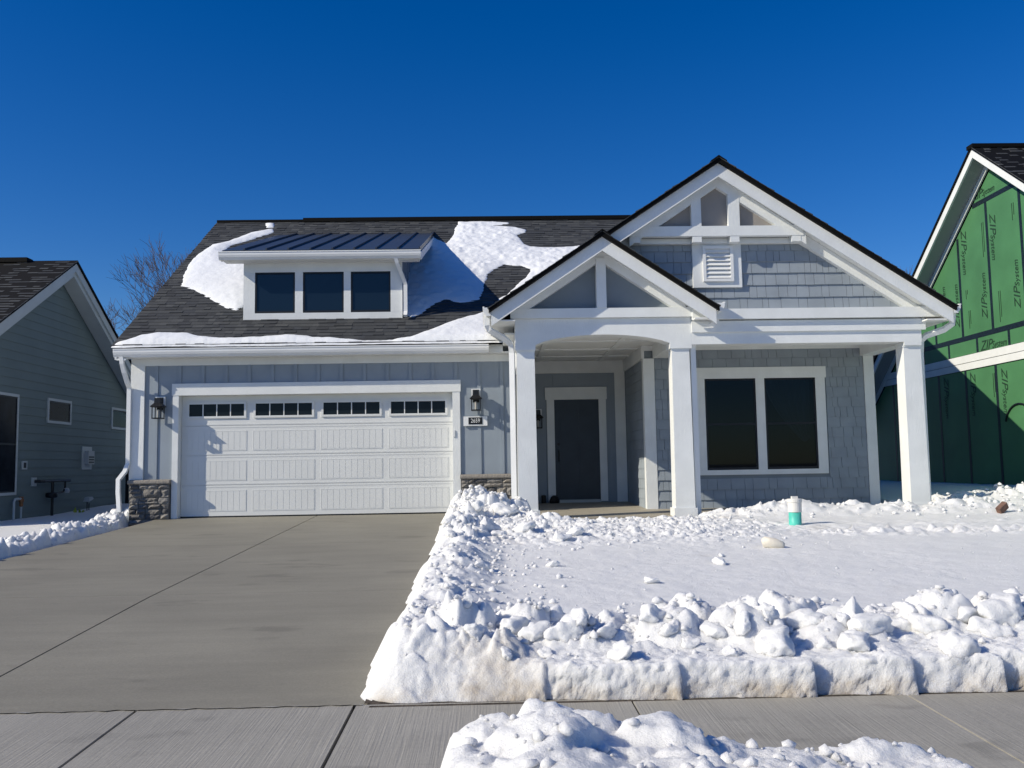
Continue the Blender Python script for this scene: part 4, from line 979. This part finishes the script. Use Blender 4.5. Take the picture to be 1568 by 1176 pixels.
face = sst(dS, -.03, .0)*(1-sst(dS, .08, .16))
DY = -face*(.016*lumps(Xg+2, Zg*1.1+7, .16, .85)+.010*lumps(Xg+5, Zg+3, .06, .85)+.008*lumps(Xg+1, Zg+9, .03, .8)+.012*fbm(Xg*22, Zg*22, 3)-.01)
dirt = np.clip(1.5*(1-sst(Zg-zg(Xg, Yg), .0, .13))*(1-sst(dS, .1, .35))+.32*(1-sst(dS, .2, 1.4))*sst(fbm(Xg*1.4+3, Yg*1.4, 3), .0, .5)+.35*sst(fbm(Xg*.9+8, Yg*.9, 4), .38, .6)*(1-sst(Yg, -3, -2))+.5*(1-sst(dE, .0, .16))*sst(-Yg, 9.5, 11.5), 0, 1)
grid_mesh('snowy_lawn', xs, ys, Zg, M['snowd'], DY=DY, dirt=dirt, kind='structure')
# strip of bare soil at the foot of the cut edge
MB().box(-.66, 11, -11.415, -11.22, -.75, -.497).build('soil_strip', M['dirt'], kind='structure')
MB().box(-.70, -.60, -11.3, -3.2, -.75, -.60).add([(-.70, -11.3, -.505), (-.6, -11.3, -.505), (-.6, -8, -.33), (-.70, -8, -.33), (-.70, -3.2, -.158), (-.6, -3.2, -.158)], [(0, 1, 2, 3), (3, 2, 5, 4)]).build('soil_strip', M['dirt'], kind='structure')

# left yard
def snow_l(X, Y):
    F = -.10+.033*np.minimum(Y, 0)+.012*fbm(X*.8+5, Y*.8, 3)+.0*X
    dE = -5.90-X-.05*fbm(Y*1.3+13, Y*0+2., 2)-.03*fbm(Y*6+13, X*0+5., 2)
    dE = dE-.35*sst(Y, -1.4, -.2)
    rough = .08*lumps(X+5, Y, .30, .6)+.05*lumps(X, Y+8, .15, .65)+.03*lumps(X, Y+3, .08, .7)
    b = sst(dE, 0, .2)*(1-sst(dE, .35, .85)); surf = F+b*(.11+1.2*rough)+.005*fbm(X*5, Y*5, 3)
    surf = surf+.10*sst(Y, 3, 7)*sst(-X, 7.5, 8.6)
    low = -.35+.037*np.minimum(Y, 0); e = sst(dE, -.02, .16)*(1-sst(X, -6.42, -6.34)*sst(Y, -.12, -.05))
    return low+(surf-low)*e
xs2 = np.concatenate([np.arange(-9.45, -7.2, .05), np.arange(-7.2, -5.55, .025)]); ys2 = np.concatenate([np.arange(-9, 1, .03), np.arange(1, 9.5, .08)])
X2, Y2 = np.meshgrid(xs2, ys2, indexing='ij')
grid_mesh('snowy_side_yard', xs2, ys2, snow_l(X2, Y2), M['snow'], kind='structure')

# ploughed heap on the verge in the foreground
CR = [(628, 1200), (650, 1165), (690, 1125), (725, 1105), (770, 1092), (810, 1078), (850, 1072), (890, 1084), (940, 1096), (985, 1098), (1020, 1095), (1045, 1116), (1100, 1126), (1160, 1132), (1215, 1136), (1270, 1145), (1330, 1140), (1400, 1140), (1440, 1138), (1475, 1160), (1500, 1185), (1560, 1200), (1700, 1210)]
cpt = [onY(x, y, -13.4) for x, y in CR]
def verge_h(X, Y):
    c = np.interp(X, [p.x for p in cpt], [p.z for p in cpt]); base = -.56
    rr = .05*lumps(X+1, Y+1, .34, .6)+.014*lumps(X+4, Y, .13, .65)+.008*lumps(X, Y+5, .06, .7)
    s = sst(Y+.05*fbm(X*3, Y*3, 2), -12.98, -13.42)*(1-sst(-Y, 15.0, 16.1)); s = np.where(Y > -12.9, 0, s)
    amp = np.maximum(c-base, 0)
    bx_ = sst(X, cpt[0].x-.05, cpt[1].x+.1)
    return -.60+s*(amp+.04)*bx_+s*bx_*(rr*.9+.006*lumps(X+6, Y+2, .045, .8)+.022*fbm(X*7, Y*7, 5)+.004*fbm(X*40, Y*40, 2)+.03*fbm(X*2.5, Y*2.5, 2)-.03)
xs3 = np.arange(-.55, 4.2, .0125); ys3 = np.arange(-15.9, -12.80, .0125)
X3, Y3 = np.meshgrid(xs3, ys3, indexing='ij'); Z3 = verge_h(X3, Y3)
grid_mesh('snow_bank', xs3, ys3, Z3, M['snow'], mask=(Z3 > -.598), label='tall ploughed heap of clean snow on the verge beside the sidewalk', cat='snow bank')

# broken lumps of snow
import bmesh
def lump_mesh(seed, sub):
    rd = random.Random(seed); bm = bmesh.new(); bmesh.ops.create_icosphere(bm, subdivisions=sub, radius=1)
    pl = [(Vector((rd.gauss(0, 1), rd.gauss(0, 1), rd.gauss(0, .8))).normalized(), rd.uniform(.45, .85)) for _ in range(10)]
    off = Vector((seed*3.7, seed*1.9, 0)); ax_ = (rd.uniform(.85, 1.2), rd.uniform(.75, 1.05), rd.uniform(.65, .95))
    for v in bm.verts:
        p = v.co.copy()
        for n_, d_ in pl:
            k = p.dot(n_)-d_
            if k > 0: p -= n_*k*.85
        p = Vector((p.x*ax_[0], p.y*ax_[1], p.z*ax_[2])); p *= 1+.34*mnoise.noise(p*1.3+off)+.16*mnoise.noise(p*3.1+off)+.07*mnoise.noise(p*7+off)+.03*mnoise.noise(p*15+off)+.018*mnoise.noise(p*30+off)
        v.co = p
    me = bpy.data.meshes.new('snow_lump'); bm.to_mesh(me); bm.free(); me.materials.append(M['snow'])
    me.polygons.foreach_set('use_smooth', [True]*len(me.polygons)); return me
LM = [lump_mesh(s, 4) for s in range(8)]
def hit(x, y, hf, zoff=0):
    d = ray(x, y); t = np.linspace(2.5, 22, 2600); X = CAM.x+d.x*t; Y = CAM.y+d.y*t; Z = CAM.z+d.z*t
    k = np.argmax(Z < hf(X, Y)+zoff); return X[k], Y[k], Z[k], t[k]
hR = lambda X, Y: snow_h(X, Y)[0]
rd = random.Random(77)
BIG = [(1030, 968, 48), (1000, 950, 46), (1120, 1004, 28), (1090, 970, 44), (1187, 995, 84), (1235, 955, 52), (1310, 990, 66), (1335, 962, 66), (1388, 965, 46), (1428, 962, 60), (1397, 940, 40), (1470, 1000, 70), (1482, 948, 60), (1545, 945, 84), (1520, 972, 54), (1178, 945, 40), (1265, 992, 32), (952, 1008, 46), (868, 975, 50), (818, 975, 44), (930, 975, 44), (885, 958, 56), (848, 950, 46), (790, 965, 54), (725, 972, 40), (835, 1004, 28), (775, 1004, 28), (715, 922, 28), (1055, 990, 30), (1140, 960, 40), (1290, 955, 34), (1210, 968, 30)]
for x, y, wpx in BIG:
    X, Y, Z, t = hit(x, y, hR); r = wpx*t/F_PX/2*1.02
    o = link('snow_lump', rd.choice(LM), None, 'hard rounded lump of snow lying on the bank behind the sidewalk', 'snow lump', 'snow lumps on the bank behind the sidewalk')
    o.location = (X, Y+r*.35, Z+r*.12); o.scale = (r*1.12, r*1.05, r*rd.uniform(.8, 1.02)); o.rotation_euler = (rd.uniform(-.3, .3), rd.uniform(-.3, .3), rd.uniform(0, 6.3))
for x, y, wpx in ((772, 790, 40), (745, 806, 34), (716, 800, 30), (690, 800, 26), (728, 778, 26), (800, 812, 34), (690, 820, 24), (760, 820, 30), (858, 826, 28), (880, 818, 30), (735, 868, 30), (845, 868, 22)):
    X, Y, Z, t = hit(x, y, hR); r = wpx*t/F_PX/2*1.02
    o = link('snow_lump', rd.choice(LM), None, 'broken lump of snow in the heap between driveway and entry column', 'snow lump', 'snow lumps in the heap by the entry column')
    o.location = (X, Y+r*.3, Z+r*.10); o.scale = (r*1.1, r*1.1, r*rd.uniform(.75, 1)); o.rotation_euler = (rd.uniform(-.4, .4), rd.uniform(-.4, .4), rd.uniform(0, 6.3))
for x, y, wpx in ((998, 893, 30), (1102, 864, 34), (1105, 852, 16)):
    X, Y, Z, t = hit(x, y, hR); r = wpx*t/F_PX/2
    o = link('snow_lump', rd.choice(LM), None, 'lone lump of snow on the smooth snow of the lawn', 'snow lump', 'lone snow lumps on the lawn')
    o.location = (X, Y+r*.2, Z+r*.2); o.scale = (r, r*.8, r*.5); o.rotation_euler = (0, 0, rd.uniform(0, 6.3))
# crumbs too many to count
def crumbs(name, n, pts, hf, m, label=None):
    base = []
    for s in range(5):
        me = lump_mesh(100+s, 1); co = np.empty(len(me.vertices)*3); me.vertices.foreach_get('co', co); fi = np.empty(len(me.polygons)*3, int); me.polygons.foreach_get('vertices', fi)
        base.append((co.reshape(-1, 3), fi.reshape(-1, 3))); bpy.data.meshes.remove(me)
    V = []; Fc = []; nb = 0
    for (x, y, r) in pts:
        co, fi = base[int(RNG.integers(5))]; a = RNG.uniform(0, 6.28); c, s = math.cos(a), math.sin(a)
        q = co*np.array([1, RNG.uniform(.7, 1.1), RNG.uniform(.55, .9)])*r; q = np.stack([q[:, 0]*c-q[:, 1]*s, q[:, 0]*s+q[:, 1]*c, q[:, 2]], 1)
        q += np.array([x, y, float(hf(np.array([x]), np.array([y]))[0])+r*.25]); V.append(q); Fc.append(fi+nb); nb += len(co)
    V = np.concatenate(V); Fc = np.concatenate(Fc); me = bpy.data.meshes.new(name)
    me.vertices.add(len(V)); me.vertices.foreach_set('co', V.ravel()); me.loops.add(Fc.size); me.polygons.add(len(Fc))
    me.loops.foreach_set('vertex_index', Fc.ravel().astype(np.int32)); me.polygons.foreach_set('loop_start', np.arange(0, Fc.size, 3, dtype=np.int32))
    me.materials.append(m); me.update(calc_edges=True); me.validate()
    return link(name, me, None, label, 'snow', kind='stuff')
pts = []
for _ in range(800): pts.append((RNG.uniform(-.5, 4.2), -11.2+abs(RNG.normal(.9, .42)), .012+.035*RNG.random()**2.2))
for _ in range(600): pts.append((-.55+abs(RNG.normal(.45, .38)), RNG.uniform(-11, -2.8), .012+.036*RNG.random()**2.2))
for _ in range(350): pts.append((RNG.uniform(.3, 3.6), RNG.normal(-4.4, .8), .012+.034*RNG.random()**2.5))
for _ in range(350): pts.append((RNG.normal(.1, .45), RNG.normal(-2.6, .45), .015+.05*RNG.random()**2))
for _ in range(220): pts.append((RNG.uniform(3.6, 9.5), RNG.normal(-2.5, .35), .012+.04*RNG.random()**2))
for _ in range(300): pts.append((RNG.uniform(7.4, 10.4), RNG.normal(-1.2, .6), .015+.06*RNG.random()**2))
for _ in range(150): pts.append((RNG.uniform(1, 8), RNG.uniform(-9, -4.5), .006+.016*RNG.random()**3))
pts = [p for p in pts if not (p[1] > -3.15 and .6 < p[0] < 3.5) and p[1] > -11.35 and not (p[1] > -1.95 and p[0] < 7.35)]
crumbs('snow_crumbs', 0, pts, hR, M['snow'], 'scattered crumbs and small broken pieces of snow on the lawn')
pts = [(-6.0-abs(RNG.normal(.28, .25)), RNG.uniform(-8, -.4), .012+.035*RNG.random()**2) for _ in range(500)]
crumbs('snow_crumbs', 0, pts, snow_l, M['snow'], 'small crumbs of snow on the low bank left of the driveway')
pts = [(RNG.uniform(-.1, 2.2), RNG.uniform(-14.2, -13.1), .008+.03*RNG.random()**2.5) for _ in range(160)]
crumbs('snow_crumbs', 0, pts, verge_h, M['snow'], 'small crumbs of snow on the heap on the verge')

# ================================================================== SMALL THINGS IN THE SNOW
X, Y, Z, t = hit(1218, 803, hR)
co_ = empty('sewer_cleanout', (X, Y, Z), 'teal pipe stub with a white screw cap standing in the snow', 'pipe')
MB().lathe([(.085, -.25), (.085, .20)], (X, Y, Z), 24).build('pipe', M['teal'], co_, True)
MB().lathe([(.093, .17), (.095, .30), (.103, .305), (.103, .345), (.095, .352), (.04, .354)], (X, Y, Z), 24).build('cap', M['pvc'], co_)
box('cap_lug', M['pvc'], co_, X-.04, X+.04, Y-.03, Y+.03, Z+.353, Z+.385)
X, Y, Z, t = hit(1184, 838, hR)
b = MB(); b.tube([(X-.11, Y+.02, Z+.055), (X-.095, Y+.01, Z+.058), (X+.01, Y-.02, Z+.045), (X+.095, Y-.04, Z+.025), (X+.11, Y-.05, Z+.02)], .07, 10, radii=[.045, .065, .06, .04, .028]).build('ice_block', M['ice'], None, True, label='tapered tan block of ice lying on the snowy lawn', cat='ice block')
X, Y, Z, t = hit(1535, 786, hR)
link('brick', MB().box(-.085, .085, -.04, .04, -.05, .05).mesh('brick', M['brick']), None, 'broken brown brick tilted in the snow by the green house', 'brick', loc=(X, Y, Z+.08), rot=(.2, -.6, .3))
# dark bundle beside the front door
MB().lathe([(.10, 0), (.11, .05), (.07, .13), (.03, .16)], (1.345, 2.17, .022), 9).build('boot_tray_bundle', M['black'], None, label='small dark bundle on the porch floor beside the front door', cat='bundle')
MB().lathe([(.05, 0), (.05, .16), (.02, .17)], (1.13, 2.2, .022), 9).build('dark_jug', M['black'], None, label='small dark upright jug in the porch corner below the lantern', cat='jug')
